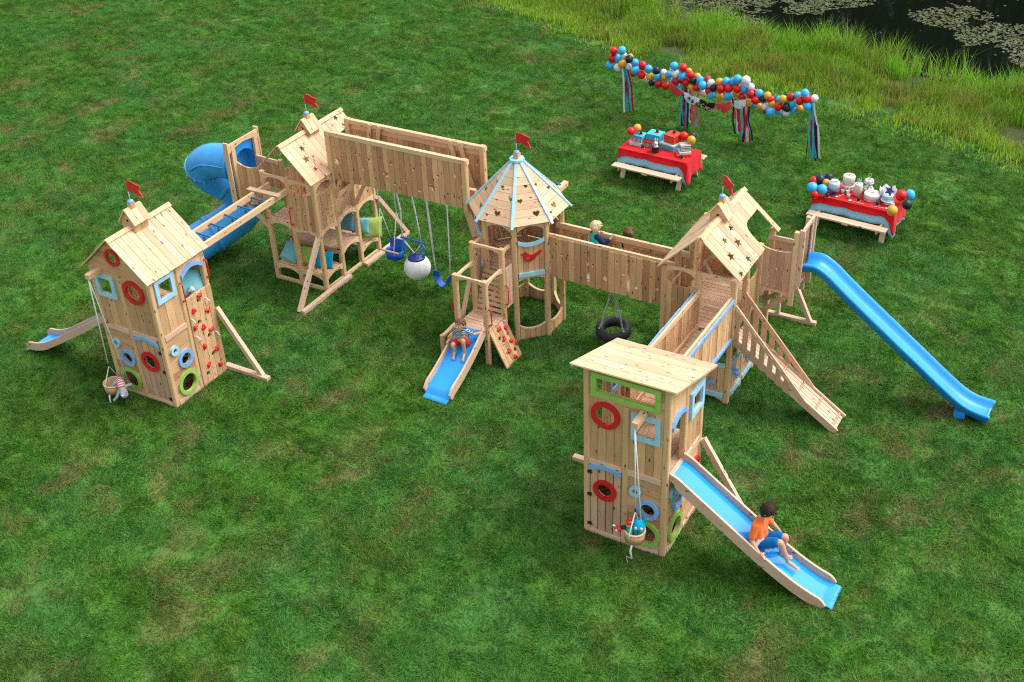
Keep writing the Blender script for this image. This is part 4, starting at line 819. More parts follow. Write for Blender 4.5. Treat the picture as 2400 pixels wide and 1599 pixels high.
# fan banner
M['fR'] = cloth('coral_paper', (.66, .07, .075), .06); M['fW'] = cloth('white_paper', (.70, .77, .83), .05); M['fK'] = cloth('black_paper', (.012, .014, .022), .1); M['gold'] = paint('gold_card', (.40, .33, .16), .5)
FB = thing('fan_banner', 'party banner of half round pleated paper fans with letters', 'banner', (4.25, 11.0, 0))
FD = [((3.14, 11.2, 1.20), (3.56, 11.12, 1.05), 'fR', .17), ((3.58, 11.12, 1.05), (4.04, 11.04, .97), 'fW', .10), ((4.06, 11.04, .98), (4.51, 10.96, .97), 'fK', .03), ((4.52, 10.96, .98), (4.96, 10.89, 1.12), 'fR', -.06), ((4.96, 10.89, 1.14), (5.38, 10.82, 1.25), 'fW', -.06)]
for i, (A, B, mt, q) in enumerate(FD):
    A, B = Vector(A), Vector(B); c = (A + B) / 2 + Vector((0, 0, .0 if i not in (2, 3) else -.05)); r = (B - A).length / 2; e = (B - A).normalized(); u = Vector((0, 0, 1)); nn = e.cross(u).normalized(); u = nn.cross(e)
    m = MB(); n = 32; th0 = (pi, 2 * pi) if i not in (2, 3) else (pi - .22, 2 * pi + .22); pts = []
    for k in range(n + 1):
        t = th0[0] + (th0[1] - th0[0]) * k / n; d = .018 * (1 if k % 2 else -1); rr = r * (1.0 + (.02 if k % 2 else 0))
        pts.append((c + e * cos(t) * rr + u * sin(t) * rr + nn * d, c + e * cos(t) * .02 + u * sin(t) * .02))
    for k in range(n):
        b = len(m.v); m.v += [pts[k][0], pts[k + 1][0], pts[k + 1][1], pts[k][1]]; m.v += [p + nn * .004 for p in m.v[b:b + 4]]
        m.face([b, b + 1, b + 2, b + 3], [(0, 0)] * 4); m.face([b + 7, b + 6, b + 5, b + 4], [(0, 0)] * 4); m.face([b, b + 4, b + 5, b + 1], [(0, 0)] * 4); m.face([b + 2, b + 6, b + 7, b + 3], [(0, 0)] * 4)
    m.build('paper_fan', mt, FB)
rope([(3.1, 11.24, 1.26)] + [tuple(Vector(p) + Vector((0, .02, .01))) for f_ in FD for p in f_[:2]] + [(5.45, 10.84, 1.3)], .004, FB, 'banner_string')
def letters(txt, pos, right, up, size, mat, par, name='letter', ext=.004):
    cu = bpy.data.curves.new('t', 'FONT'); cu.body = txt; cu.size = size; cu.extrude = ext; cu.align_x = 'CENTER'; cu.align_y = 'CENTER'; cu.resolution_u = 3; cu.offset = .004
    o = bpy.data.objects.new('t', cu); COL.objects.link(o); dg = bpy.context.evaluated_depsgraph_get(); dg.update(); me = bpy.data.meshes.new_from_object(o.evaluated_get(dg)); bpy.data.objects.remove(o)
    r, u = Vector(right).normalized(), Vector(up).normalized(); n = r.cross(u); mx = Matrix((r, u, n)).transposed().to_4x4(); mx.translation = Vector(pos) - OFF[par.name]
    me.transform(mx); me.name = name; me.materials.clear(); me.materials.append(M[mat]); q = bpy.data.objects.new(name, me); COL.objects.link(q); q.parent = par; return q
e = Vector((.985, -.168, 0)); pth = spl([(3.74, 11.06, .93), (3.85, 11.04, .87), (3.97, 11.02, .82), (4.06, 11.0, .79)], 1)
for ch, p in zip('ABRA', pth): letters(ch, p, e + Vector((0, 0, -.32)), (.3, 0, 1), .125, 'iron', FB)
for ch, x, z in zip('CADABRA', (4.17, 4.27, 4.36, 4.45, 4.53, 4.61, 4.69), (.845, .805, .785, .78, .79, .80, .83)): letters(ch, (x, 10.98 - .15 * (x - 4.17) - .03, z), e + Vector((0, 0, (x - 4.42) * .5)), (-(x - 4.42) * .5, 0, 1), .135, 'gold', FB)
# ------------------------------------------------------------------ picnic tables and cloths
M['clR'] = cloth('red_tablecloth_cloth', (.56, .006, .012), .08); M['clB'] = cloth('blue_tablecloth_cloth', (.32, .60, .82), .08)
def picnic(label, x, y, rz):
    t = thing('picnic_table', label, 'picnic table', (0, 0, 0), 'cedar picnic tables on the lawn')
    boards(FZ(.735), -.90, .90, -.37, .37, 5, False, (), .008, -.03, 0).build('table_top', 'bare', t)
    for s in (-1, 1): 
        boards(FZ(.45), -.91, .91, s * .70 - .115, s * .70 + .115, 2, False, (), .006, -.035, 0).build('seat', 'bare', t)
        MB().bar((s * .72, -.80, .39), (s * .72, .80, .39), .04, .09).build('seat_beam', 'bare', t)
        for q in (-1, 1): MB().bar((s * .77, q * .50, .0), (s * .77, q * .22, .70), .04, .12, (1, 0, 0)).build('leg', 'bare', t)
        MB().box((-.07, s * .70 - .12, .385), (.07, s * .70 + .12, .414)).build('seat_cleat', 'bare', t)
    t.location = (x, y, 0); t.rotation_euler = (0, 0, rz); return t
picnic('cedar picnic table under the striped and coloured gift boxes', 4.16, 8.20, R(-3.6)); picnic('cedar picnic table under the cakes and cups', 9.23, 7.78, R(-4.2))
def tcloth(name, label, mat, x, y, rz, hx, hy, z, dx0, dx1, dyf, dyb, cdrop, grp):
    """draped cloth: a grid over the top whose hanging border is wavy"""
    m = MB(); ca, sa = cos(rz), sin(rz); per = []
    n1, n2 = 30, 14
    def side(ax, bx, n): return [(ax[0] + (bx[0] - ax[0]) * i / n, ax[1] + (bx[1] - ax[1]) * i / n) for i in range(n)]
    cn = [(-hx, -hy), (hx, -hy), (hx, hy), (-hx, hy)]; dr = [dyf, dx1, dyb, dx0]; nr = [(0, -1), (1, 0), (0, 1), (-1, 0)]
    P = []
    for k in range(4):
        n = n1 if k % 2 == 0 else n2; nx, ny = nr[k]; pn, pd = nr[k - 1], dr[k - 1]
        for i, p in enumerate(side(cn[k], cn[(k + 1) % 4], n)):
            t = i / n; w = sin(t * n * .9 + k) * .012 + sin(t * n * .41 + k * 2) * .014
            fl = max(0, 1 - min(t, 1 - t) * n / 3.); d = dr[k] + fl * cdrop * (1 if (k in (0, 1) and (t > .5) == (k == 0)) else .4)
            o = .012 + abs(w); nn = Vector((nx, ny))
            if i == 0: nn = (Vector(nr[k]) + Vector(pn)) * .9; d = max(dr[k], pd) + cdrop * (1 if k == 1 else .5)
            P.append((p, nn, d, w))
    def wp(x_, y_, z_): return Vector((x + x_ * ca - y_ * sa, y + x_ * sa + y_ * ca, z_))
    b = len(m.v); K = 7; n = len(P)
    for (p, nn, d, w) in P:
        for j in range(K):
            t = j / (K - 1); q = (.012 + .05 * t * t + w * 1.3 * t) ; m.v.append(wp(p[0] + nn.x * q, p[1] + nn.y * q, z - .012 * min(1, t * 3) - d * t))
    for i in range(n):
        i2 = (i + 1) % n
        for j in range(K - 1): m.face([b + i * K + j, b + i2 * K + j, b + i2 * K + j + 1, b + i * K + j + 1], [(0, 0)] * 4, True)
    m.face([b + i * K for i in range(n)], [(0, 0)] * n)
    o = top(m, name, mat, label, 'tablecloth', (x, y, z), grp); md = o.modifiers.new('thick', 'SOLIDIFY'); md.thickness = .004; md.offset = -1; return o
tcloth('tablecloth', 'pale blue cloth showing under the red cloth of the gift table', 'clB', 4.16, 8.20, R(-3.6), .915, .385, .742, .32, .38, .33, .30, .22, 'blue under cloths')
tcloth('tablecloth', 'red cloth over the table of gift boxes', 'clR', 4.16, 8.20, R(-3.6), .925, .395, .752, .17, .42, .135, .25, .16, 'red table cloths')
tcloth('tablecloth', 'pale blue cloth showing under the red cloth of the cake table', 'clB', 9.23, 7.78, R(-4.2), .915, .385, .742, .32, .42, .33, .30, .18, 'blue under cloths')
tcloth('tablecloth', 'red cloth over the table of cakes', 'clR', 9.23, 7.78, R(-4.2), .925, .395, .752, .17, .38, .135, .25, .14, 'red table cloths')
# gifts
M['gB'] = paint('blue_wrap', (.04, .46, .66), .4); M['gR'] = paint('coral_wrap', (.62, .045, .018), .4); M['gW'] = paint('pale_wrap', (.58, .70, .76), .4); M['gr2'] = paint('red_wrap', (.5, .02, .012), .4)
def stripes(name, ax=(1, 0, 0), ang=0., sc=48.):
    m, nt, b = newmat(name); tc = N(nt, 'ShaderNodeTexCoord').outputs['UV']; sp = N(nt, 'ShaderNodeSeparateXYZ'); L(nt, tc, sp.inputs[0])
    mu = N(nt, 'ShaderNodeMath', operation='MULTIPLY', n1=sc); L(nt, sp.outputs[0 if ax[0] else 1], mu.inputs[0]); fr = N(nt, 'ShaderNodeMath', operation='FRACT'); L(nt, mu.outputs[0], fr.inputs[0]); gt = N(nt, 'ShaderNodeMath', operation='GREATER_THAN', n1=.5); L(nt, fr.outputs[0], gt.inputs[0])
    L(nt, mixc(nt, gt.outputs[0], (.72, .68, .67), (.06, .03, .035)), b.inputs['Base Color']); b.inputs['Roughness'].default_value = .5; return m
M['sU'] = stripes('striped_wrap_upright', (1, 0, 0), 0, 28.); M['sF'] = stripes('striped_wrap_level', (0, 1, 0), 0, 28.)
def gift(label, x, y, z0, sx, sy, sz, rz, mat, lid=None):
    t = thing('gift_box', label, 'gift box', (x, y, z0), 'gift boxes on the red cloth'); a = Vector((cos(rz), sin(rz), 0)); b = Vector((-sin(rz), cos(rz), 0))
    MB().obox((x, y, z0 + sz / 2), (a, b, Vector((0, 0, 1))), (sx / 2, sy / 2, sz / 2)).build('box', mat, t)
    lz = min(.035, sz * .3); MB().obox((x, y, z0 + sz - lz / 2 + .002), (a, b, Vector((0, 0, 1))), (sx / 2 + .005, sy / 2 + .005, lz / 2)).build('lid', lid or mat, t); return t
z = .757; rz = R(-3.6)
gift('pale box with a scalloped front, lowest of the leftmost stack', 3.54, 8.26, z, .33, .28, .075, rz, 'gW')
gift('black and white striped box between two others in the leftmost stack', 3.56, 8.26, z + .079, .27, .25, .105, rz, 'sU')
gift('blue box topping the leftmost stack of gifts', 3.58, 8.27, z + .188, .29, .27, .075, rz, 'gB')
gift('striped box with a red lid, beneath the large blue box', 3.87, 8.32, z, .26, .30, .13, rz, 'sU', 'gr2')
gift('large blue box on the striped box with a red lid', 3.94, 8.44, z + .135, .36, .30, .16, rz, 'gB')
gift('long blue box with a pale lid, beneath the large coral box', 4.36, 8.35, z, .42, .28, .15, R(-12), 'gB', 'gW')
gift('large coral red box topping the long blue box', 4.40, 8.43, z + .155, .31, .32, .20, R(-14), 'gR')
gift('flat coral box lying askew at the right end of the table', 4.82, 8.12, z, .36, .27, .055, R(32), 'gR')
gift('flat pale box on the flat coral box', 4.82, 8.16, z + .058, .27, .25, .045, R(36), 'gW')
gift('striped box standing on the flat pale box', 4.82, 8.19, z + .107, .24, .22, .15, R(36), 'sF')
def minihat(label, x, y, z, s=1., red=True):
    t = thing('mini_top_hat', label, 'hat', (x, y, z), 'mini black top hats on the tables')
    MB().lathe((x, y, z), [(0, 0), (.062 * s, 0), (.064 * s, .006), (.04 * s, .008)], 18).build('brim', 'fR' if red else 'iron', t)
    MB().lathe((x, y, z), [(.036 * s, .007), (.033 * s, .05 * s), (.041 * s, .088 * s), (.0, .09 * s)], 18).build('crown', 'iron', t); return t
minihat('mini top hat on the blue box of the leftmost stack', 3.62, 8.26, z + .265); minihat('mini top hat on the large blue box', 3.97, 8.46, z + .298); minihat('mini top hat on the large coral box', 4.42, 8.46, z + .358)
minihat('mini top hat on the red cloth in front of the leftmost gift stack', 3.76, 8.06, z); minihat('mini top hat on the red cloth by the flat coral box', 4.86, 7.92, z)
minihat('mini top hat at the left end of the cake table', 8.60, 7.42, z); minihat('mini top hat in front of the tall white cake', 9.28, 7.54, z); minihat('mini top hat in front of the low wide white cake', 9.71, 7.51, z)
t = thing('magician_hat', 'large black top hat upturned on the gift table', 'hat', (4.13, 8.0, z)); MB().lathe((4.13, 8.0, z), [(0, 0), (.088, 0), (.092, .01), (.088, .11), (.098, .15), (.14, .165), (.142, .172), (.095, .158), (.08, .11), (.078, .02), (0, .02)], 28).build('hat_body', 'iron', t)
t = thing('toy_rabbit', 'white plush rabbit peeping out of the large black hat', 'toy', (4.14, 8.0, z + .1)); m = MB(); m.ball((4.14, 8.0, z + .14), .06, 14, (1, 1, 1.1)); m.ball((4.145, 7.985, z + .235), .052, 14); m.build('body', 'bW', t)
for dx in (-.025, .03): MB().ball((4.14 + dx, 8.0, z + .32), .017, 10, (1, .7, 3)).build('ear', 'bW', t)
MB().ball((4.15, 7.935, z + .225), .012, 8).build('nose', 'fR', t)
for c, p, r, lb in (('R', (3.40, 8.16, 1.10), .105, 'red balloon at the left end of the gift table'), ('G', (3.50, 8.31, 1.15), .10, 'gold balloon behind the red one at the left end of the gift table'), ('R', (4.66, 8.50, 1.07), .115, 'red balloon beside the large coral box'), ('K', (4.86, 8.58, 1.08), .095, 'black balloon behind the gold one at the right end of the gift table'), ('G', (4.93, 8.32, 1.09), .107, 'gold balloon over the striped box at the right of the gift table'),
    ('B', (8.27, 7.30, .98), .125, 'larger blue balloon at the left end of the cake table'), ('K', (8.31, 7.73, 1.0), .12, 'front black balloon at the left end of the cake table'), ('R', (8.19, 7.68, .95), .11, 'red balloon behind the larger blue balloon'), ('K', (8.46, 7.92, .99), .11, 'rear black balloon at the left end of the cake table'), ('G', (8.47, 7.68, .98), .085, 'small gold balloon between black and blue balloons'), ('B', (8.49, 7.33, .97), .115, 'smaller blue balloon beside the blue cake'), ('R', (8.37, 7.22, .86), .10, 'red balloon low beneath two blue balloons'),
    ('R', (10.14, 7.76, .98), .125, 'red balloon at the right end of the cake table'), ('B', (10.30, 7.90, .97), .115, 'blue balloon at the right end of the cake table'), ('K', (10.36, 7.40, .97), .112, 'black balloon at the right end of the cake table'), ('G', (10.15, 6.98, .97), .12, 'gold balloon hanging at the front corner of the cake table')):
    tag(balloon(c, p, r), lb, 'balloon', 'balloons on the tables')
# cakes
M['icing'] = paint('cream_icing', (.74, .68, .60), .5, .3, .04); M['icingB'] = paint('pale_blue_icing', (.50, .68, .78), .5, .3, .05); M['icing2'] = paint('white_icing', (.76, .76, .76), .5, .3, .04); M['choc'] = paint('dark_topping', (.04, .03, .04), .6)
def stand(label, x, y, h, r, mat): 
    return top(MB().lathe((x, y, z), [(0, 0), (r * .55, 0), (r * .5, .01), (.02, .02), (.018, h - .025), (r * .6, h - .02), (r, h - .01), (r, h), (0, h)], 28), 'cake_stand', mat, label, 'cake stand', (x, y, z), 'cake stands')
def cake(label, x, y, zb, r, h, mat, deco):
    t = thing('cake', label, 'cake', (x, y, zb), 'cakes on the red cloth'); MB().lathe((x, y, zb), [(0, 0), (r, 0), (r * 1.005, h * .9), (r * .97, h), (0, h)], 28).build('icing', mat, t)
    deco(t, x, y, zb + h); return t
def d_blue(t, x, y, h): MB().obox((x, y, h + .025), (Vector((.9, .3, 0)).normalized(), Vector((-.3, .9, 0)).normalized(), Vector((0, 0, 1))), (.07, .05, .025)).build('topper', 'icing2', t); MB().plate(FG((x - .03, y + .02, h + .06), (1, 0, .3), (0, .3, 1)), star(0, 0, .03), (), -.003, .003).build('star_topper', 'lblue', t)
def d_gold(t, x, y, h): m = MB(); [m.ball((x + .02 * cos(k * 2.1), y + .02 * sin(k * 2.1), h + .012 + .01 * (k % 2)), .016, 8) for k in range(4)]; m.build('gold_topper', 'bG', t)
def d_cand(t, x, y, h):
    m = MB(); [m.tube([(x + .035 * cos(k), y + .035 * sin(k), h), (x + .042 * cos(k), y + .042 * sin(k), h + .11)], .006, 6) for k in range(6)]; m.build('candles', 'lblue', t)
def d_spr(t, x, y, h): m = MB(); [m.ball((x - .03 + ru(-.06, .06), y + .03 + ru(-.05, .05), h + .008), .014, 8) for k in range(7)]; m.build('cake_topping', 'bG', t)
def d_star(t, x, y, h): MB().plate(FG((x + .02, y - .02, h + .10), (1, -.1, -.15), (.1, .45, .9)), star(0, 0, .125, .15, .45), (), -.008, .008).build('star_topper', 'navy', t)
stand('navy cake stand under the pale blue cake', 8.67, 7.65, .12, .15, 'navy'); cake('round pale blue cake with a white topper', 8.67, 7.65, z + .122, .125, .17, 'icingB', d_blue)
stand('tall white cake stand under the cream cake', 8.91, 7.95, .15, .165, 'icing2'); cake('tall cream cake with a gold topper on the white stand', 8.91, 7.95, z + .152, .135, .22, 'icing', d_gold)
stand('low pink cake stand under the narrow tall cake', 9.19, 7.76, .03, .085, 'fR'); cake('narrow tall cream cake with pale blue candles', 9.19, 7.76, z + .032, .093, .28, 'icing', d_cand)
stand('flat grey cake stand under the low wide cake', 9.52, 7.75, .018, .19, 'metal'); cake('low wide white cake with gold sprinkles', 9.52, 7.75, z + .02, .182, .13, 'icing2', d_spr)
stand('glass cake stand under the cake topped by a navy star', 9.88, 7.68, .10, .15, 'fW'); cake('small pale blue cake topped by a navy star', 9.88, 7.68, z + .102, .118, .12, 'icingB', d_star)
t = thing('cupcake_stand', 'two tier stand full of white cupcakes', 'cupcake stand', (9.35, 8.02, z)); MB().lathe((9.35, 8.02, z), [(0, 0), (.07, 0), (.015, .02), (.012, .40), (0, .41)], 14).build('stem', 'metal', t)
for h, r in ((.06, .13), (.25, .115)):
    MB().lathe((9.35, 8.02, z + h), [(.013, 0), (r, .005), (r, .014), (.013, .012)], 24).build('tier', 'metal', t)
    for k in range(6):
        p = (9.35 + (r - .045) * cos(k * pi / 3), 8.02 + (r - .045) * sin(k * pi / 3)); m = MB().lathe((*p, z + h + .014), [(0, 0), (.028, 0), (.036, .035), (.038, .045), (.03, .065), (0, .078)], 12); m.build('cupcake', 'icing2', t)
MB().tube([(9.35 + .035 * cos(k * pi / 8), 8.02, z + .44 + .035 * sin(k * pi / 8)) for k in range(17)], .008, 6).build('ring', 'bG', t)
t = thing('party_hat', 'white paper crown hat standing behind the star topped cake', 'party hat', (9.82, 7.86, z)); m = MB(); n = 24
for k in range(n):
    a0, a1 = 2 * pi * k / n, 2 * pi * (k + 1) / n; hh = lambda q: .21 + (.08 if q % 4 == 0 else .0 if q % 2 == 0 else .03); b = len(m.v); c0 = Vector((9.82, 7.90, z))
    for q, a in ((k, a0), (k + 1, a1)):
        e = Vector((cos(a), sin(a), 0)); m.v += [c0 + e * .13, c0 + e * .19 + Vector((0, 0, hh(q))), c0 + e * .127, c0 + e * .187 + Vector((0, 0, hh(q)))]
    m.face([b, b + 4, b + 5, b + 1], [(0, 0)] * 4); m.face([b + 2, b + 3, b + 7, b + 6], [(0, 0)] * 4); m.face([b + 1, b + 5, b + 7, b + 3], [(0, 0)] * 4)
m.build('paper_band', 'icing2', t)
M['cupP'] = paint('peach_cup', (.66, .42, .36), .5); M['cupB'] = paint('blue_cup', (.36, .56, .70), .5)
for x, y, mt, lb in ((8.855, 7.73, 'cupB', 'pale blue paper cup beside the pale blue cake'), (9.035, 7.57, 'cupP', 'peach paper cup at the front, below two others'), (9.01, 7.90, 'icing2', 'white paper cup tucked behind the narrow tall cake'), (8.975, 7.74, 'icing2', 'white paper cup just behind the peach cup'), (10.03, 7.55, 'icing2', 'white paper cup at the right end of the cake table')):
    t = thing('paper_cup', lb, 'cup', (x, y, z), 'paper cups'); MB().lathe((x, y, z), [(0, .003), (.028, 0), (.038, .095), (.035, .095), (.026, .01), (0, .01)], 16).build('cup', mt, t); MB().lathe((x, y, z), [(.036, .093), (.041, .094), (.041, .10), (.036, .10)], 16, caps=False).build('rim', 'icing2', t)
for p, q, lb in (((8.79, 7.51), (8.91, 7.70), 'short wooden wand left of the peach cup'), ((9.11, 7.455), (9.43, 7.415), 'star tipped wand left of the low wide cake'), ((9.95, 7.42), (9.60, 7.40), 'star tipped wand in front of the star topped cake')):
    t = thing('magic_wand', lb, 'wand', (*p, z), 'wands on the cake table'); MB().tube([(*p, z + .008), (*q, z + .008)], .008, 8).build('stick', 'cupP', t); MB().plate(FZ(z + .012), star(*p, .045, .5), (), -.006, .006).build('star_tip', 'icing2', t)
# ------------------------------------------------------------------ soft and living figures
def blob(name, mat, par, chains, vox=.008, it=6, extra=None):
    """one continuous skin over tapered limbs: chains of (point, radius)"""
    m = MB()
    for ch in chains:
        for (p, r), (q, s) in zip(ch[:-1], ch[1:]):
            p, q = Vector(p), Vector(q); m.tube([p, p * .5 + q * .5, q], 1., 12, scales=[r, (r + s) / 2, s])
        for p, r in ch: m.ball(p, r, 12)
    for e in extra or (): m.ball(*e[:2], 16, e[2])
    o = m.build(name, mat, par); rm = o.modifiers.new('r', 'REMESH'); rm.mode = 'VOXEL'; rm.voxel_size = vox; sm = o.modifiers.new('s', 'SMOOTH'); sm.iterations = it; sm.factor = .5
    dg = bpy.context.evaluated_depsgraph_get(); dg.update(); me = bpy.data.meshes.new_from_object(o.evaluated_get(dg)); o.modifiers.clear(); old = o.data; o.data = me; me.name = name; bpy.data.meshes.remove(old)
    me.polygons.foreach_set('use_smooth', [True] * len(me.polygons)); return o
def hand(wrist, palm, fdir, thumbdir, side, s=1., curl=(0, 0, -.4)):
    """palm and five bent fingers; side: sideways vector towards the little finger"""
    w, p, f, t, sd, cu = Vector(wrist), Vector(palm), Vector(fdir).normalized(), Vector(thumbdir).normalized(), Vector(side).normalized(), Vector(curl)
    out = [[(w, .021 * s), (p, .026 * s)], [(p + sd * .016 * s, .018 * s), (p - sd * .016 * s, .018 * s)]]
    for i, ln in enumerate((.052, .060, .056, .044)):
        a = p + sd * ((i - 1.5) * .0155 * s) + f * .02 * s; m = a + f * ln * .55 * s + cu * .008 * s; e = m + (f + cu).normalized() * ln * .5 * s; out.append([(a, .0095 * s), (m, .0088 * s), (e, .0072 * s)])
    a = p - sd * .018 * s - f * .01 * s; out.append([(a, .0105 * s), (a + t * .026 * s, .0098 * s), (a + (t + f * .5).normalized() * .05 * s, .008 * s)]); return out
def face(par, head, fwd, up, r, hair):
    """eyes, brows, nose, mouth on a head of radius r"""
    h, f, u = Vector(head), Vector(fwd).normalized(), Vector(up).normalized(); s = f.cross(u)
    for k in (-1, 1):
        e = h + f * r * .86 + s * (k * r * .36) - u * r * .05; MB().ball(e - f * r * .03, r * .085, 10).build('eye', 'white', par); MB().ball(e + f * r * .02, r * .07, 8).build('pupil', 'choc', par)
        MB().tube([e + u * r * .19 - s * r * .17 + f * r * .06, e + u * r * .24 + f * r * .09, e + u * r * .18 + s * r * .17 + f * r * .06], r * .022, 6).build('eyebrow', hair, par)
    c = h + f * r * .93 - u * r * .55; MB().tube([c - s * r * .25 - f * r * .05, c + f * r * .02, c + s * r * .25 - f * r * .05], r * .055, 6).build('mouth', 'fR', par)
def headblob(h, f, u, r):
    h, f, u = Vector(h), Vector(f).normalized(), Vector(u).normalized(); s = f.cross(u)
    return [[(h + u * r * .12 - f * r * .08, r * .98), (h + f * r * .14 - u * r * .35, r * .72), (h + f * r * .28 - u * r * .78, r * .38)], [(h + f * r * .80 + u * r * .05, r * .14), (h + f * r * 1.0 - u * r * .18, r * .17)], [(h + s * r * .93 - u * r * .1, r * .17), (h + s * r * 1.0 + u * r * .08, r * .12)], [(h - s * r * .93 - u * r * .1, r * .17), (h - s * r * 1.0 + u * r * .08, r * .12)]]
M['hairD'] = cloth('dark_brown_hair', (.03, .017, .010), .4, .6, 220.); M['hairB'] = cloth('brown_hair', (.16, .09, .05), .4, .6, 220.); M['hairL'] = cloth('blond_hair', (.62, .50, .30), .3, .6, 220.); M['hairM'] = cloth('mid_brown_hair', (.13, .075, .035), .45, .6, 220.)
M['orange'] = cloth('orange_jersey', (.78, .17, .035), .1); M['shortB'] = cloth('blue_shorts_cloth', (.0, .11, .36), .15); M['shortR'] = cloth('red_shorts_cloth', (.50, .006, .012), .12); M['tealT'] = cloth('teal_jersey', (.02, .42, .44), .1); M['navyT'] = cloth('navy_jersey', (.012, .02, .07), .15); M['dark'] = cloth('navy_cloth', (.014, .02, .05), .2)
def haircap(par, h, f, u, r, mat, low=.25, ext=()):
    h, f, u = Vector(h), Vector(f).normalized(), Vector(u).normalized(); s = f.cross(u)
    ch = [[(h + u * r * .30 - f * r * .15, r * .98)], [(h - f * r * .42 - u * r * low * .3, r * .80)], [(h + u * r * .60 + f * r * .16, r * .62)]]
    for k in (-1, 1): ch.append([(h + s * (k * r * .52) + u * r * .32 + f * r * .1, r * .58), (h + s * (k * r * .60) - f * r * .25 - u * r * low, r * .48)])
    for k in range(46):
        a = ru(0, 2 * pi); d = (u * ru(.15, 1.) + s * cos(a) * .8 + f * (sin(a) * .7 - .15)).normalized(); e = (d + s * ru(-.5, .5) + f * ru(-.2, .5) - u * ru(0, .3)); ch.append([(h + d * r * 1.08, r * .13), (h + d * r * 1.12 + e * r * .22, r * .055)])
    for k in range(5): q = h + f * r * (.60) + u * r * .72 + s * ((k - 2) * r * .28); ch.append([(q, r * .24), (q + f * r * .10 - u * r * .18, r * .12)])
    return blob('hair', mat, par, ch + list(ext), r * .045, 1)
# boy in orange on the long wooden slide
P1 = thing('person', 'barefoot boy in an orange t-shirt and blue shorts sliding down', 'person', (11.05, -3.80, .60))
H = Vector((11.125, -3.80, 1.27)); fw = Vector((.80, -.05, -.42)); upv = Vector((.40, 0, .86))
sk = headblob(H, fw, upv, .108) + [[(H + Vector((-.05, 0, -.07)), .05), (Vector((11.02, -3.80, 1.08)), .052)]]
sk += [[((11.0, -3.93, 1.03), .05), ((10.99, -4.02, .80), .037), ((11.13, -4.075, .665), .026)], [((11.05, -3.66, 1.02), .05), ((11.17, -3.56, .83), .037), ((11.27, -3.53, .70), .026)]]
sk += hand((11.13, -4.075, .665), (11.185, -4.088, .66), (1, -.25, -.62), (.55, .8, 0), (0, -1, -.1), 1.05) + hand((11.27, -3.53, .70), (11.32, -3.525, .645), (1, .15, -.65), (.6, -.8, 0), (0, 1, 0), 1.05)
sk += [[((11.06, -3.88, .655), .075), ((11.37, -3.86, .795), .056), ((11.385, -3.85, .77), .052), ((11.45, -3.82, .58), .045), ((11.50, -3.80, .44), .030)], [((11.06, -3.72, .655), .075), ((11.39, -3.68, .77), .056), ((11.40, -3.68, .74), .052), ((11.37, -3.68, .55), .045), ((11.36, -3.69, .45), .030)]]
for a, b, yy in (((11.50, -3.80, .42), (11.66, -3.79, .335), -3.79), ((11.36, -3.69, .43), (11.50, -3.66, .39), -3.66)):
    a, b = Vector(a), Vector(b); sk.append([(a, .033), (a * .5 + b * .5, .030), (b, .024)])
    for i in range(5): q = b + Vector((0, (i - 2) * .015, 0)); sk.append([(q, .012), (q + (b - a).normalized() * (.032 - .003 * abs(i - 1)), .0085)])
blob('body', 'skin', P1, sk, .0065, 3)
haircap(P1, H, fw, upv, .108, 'hairD', .35); face(P1, H, fw, upv, .108, 'hairD')
blob('t_shirt', 'orange', P1, [[((11.05, -3.86, .66), .11), ((11.02, -3.87, .80), .10), ((11.01, -3.89, .98), .085)], [((11.06, -3.74, .66), .11), ((11.04, -3.73, .80), .10), ((11.03, -3.71, .98), .085)], [((11.0, -3.90, 1.03), .07), ((11.03, -3.69, 1.03), .07)], [((11.0, -3.94, 1.03), .062), ((10.985, -4.0, .87), .058)], [((11.05, -3.66, 1.02), .062), ((11.12, -3.59, .90), .058)], [((11.02, -3.80, 1.08), .066), ((11.02, -3.80, .9), .10)]], .009, 5)
fp = FG((11.02 + .75 * .104, -3.87 - .62 * .104, .755), (.62, .75, 0), (0, 0, 1))
MB().plate(fp, [(-.07, -.05), (.02, -.09), (.085, -.03), (.06, .05), (.0, .03), (-.04, .06), (-.08, .0)], (), -.03, .006).build('shirt_print', 'bW', P1); MB().plate(fp, circ(.03, .0, .022, 10), (), -.02, .009).build('shirt_print', 'cyan', P1)
blob('shorts', 'shortB', P1, [[((11.05, -3.87, .64), .105), ((11.05, -3.73, .64), .105)], [((11.06, -3.88, .66), .098), ((11.30, -3.865, .775), .082)], [((11.06, -3.72, .66), .098), ((11.31, -3.685, .75), .082)]], .009, 4)
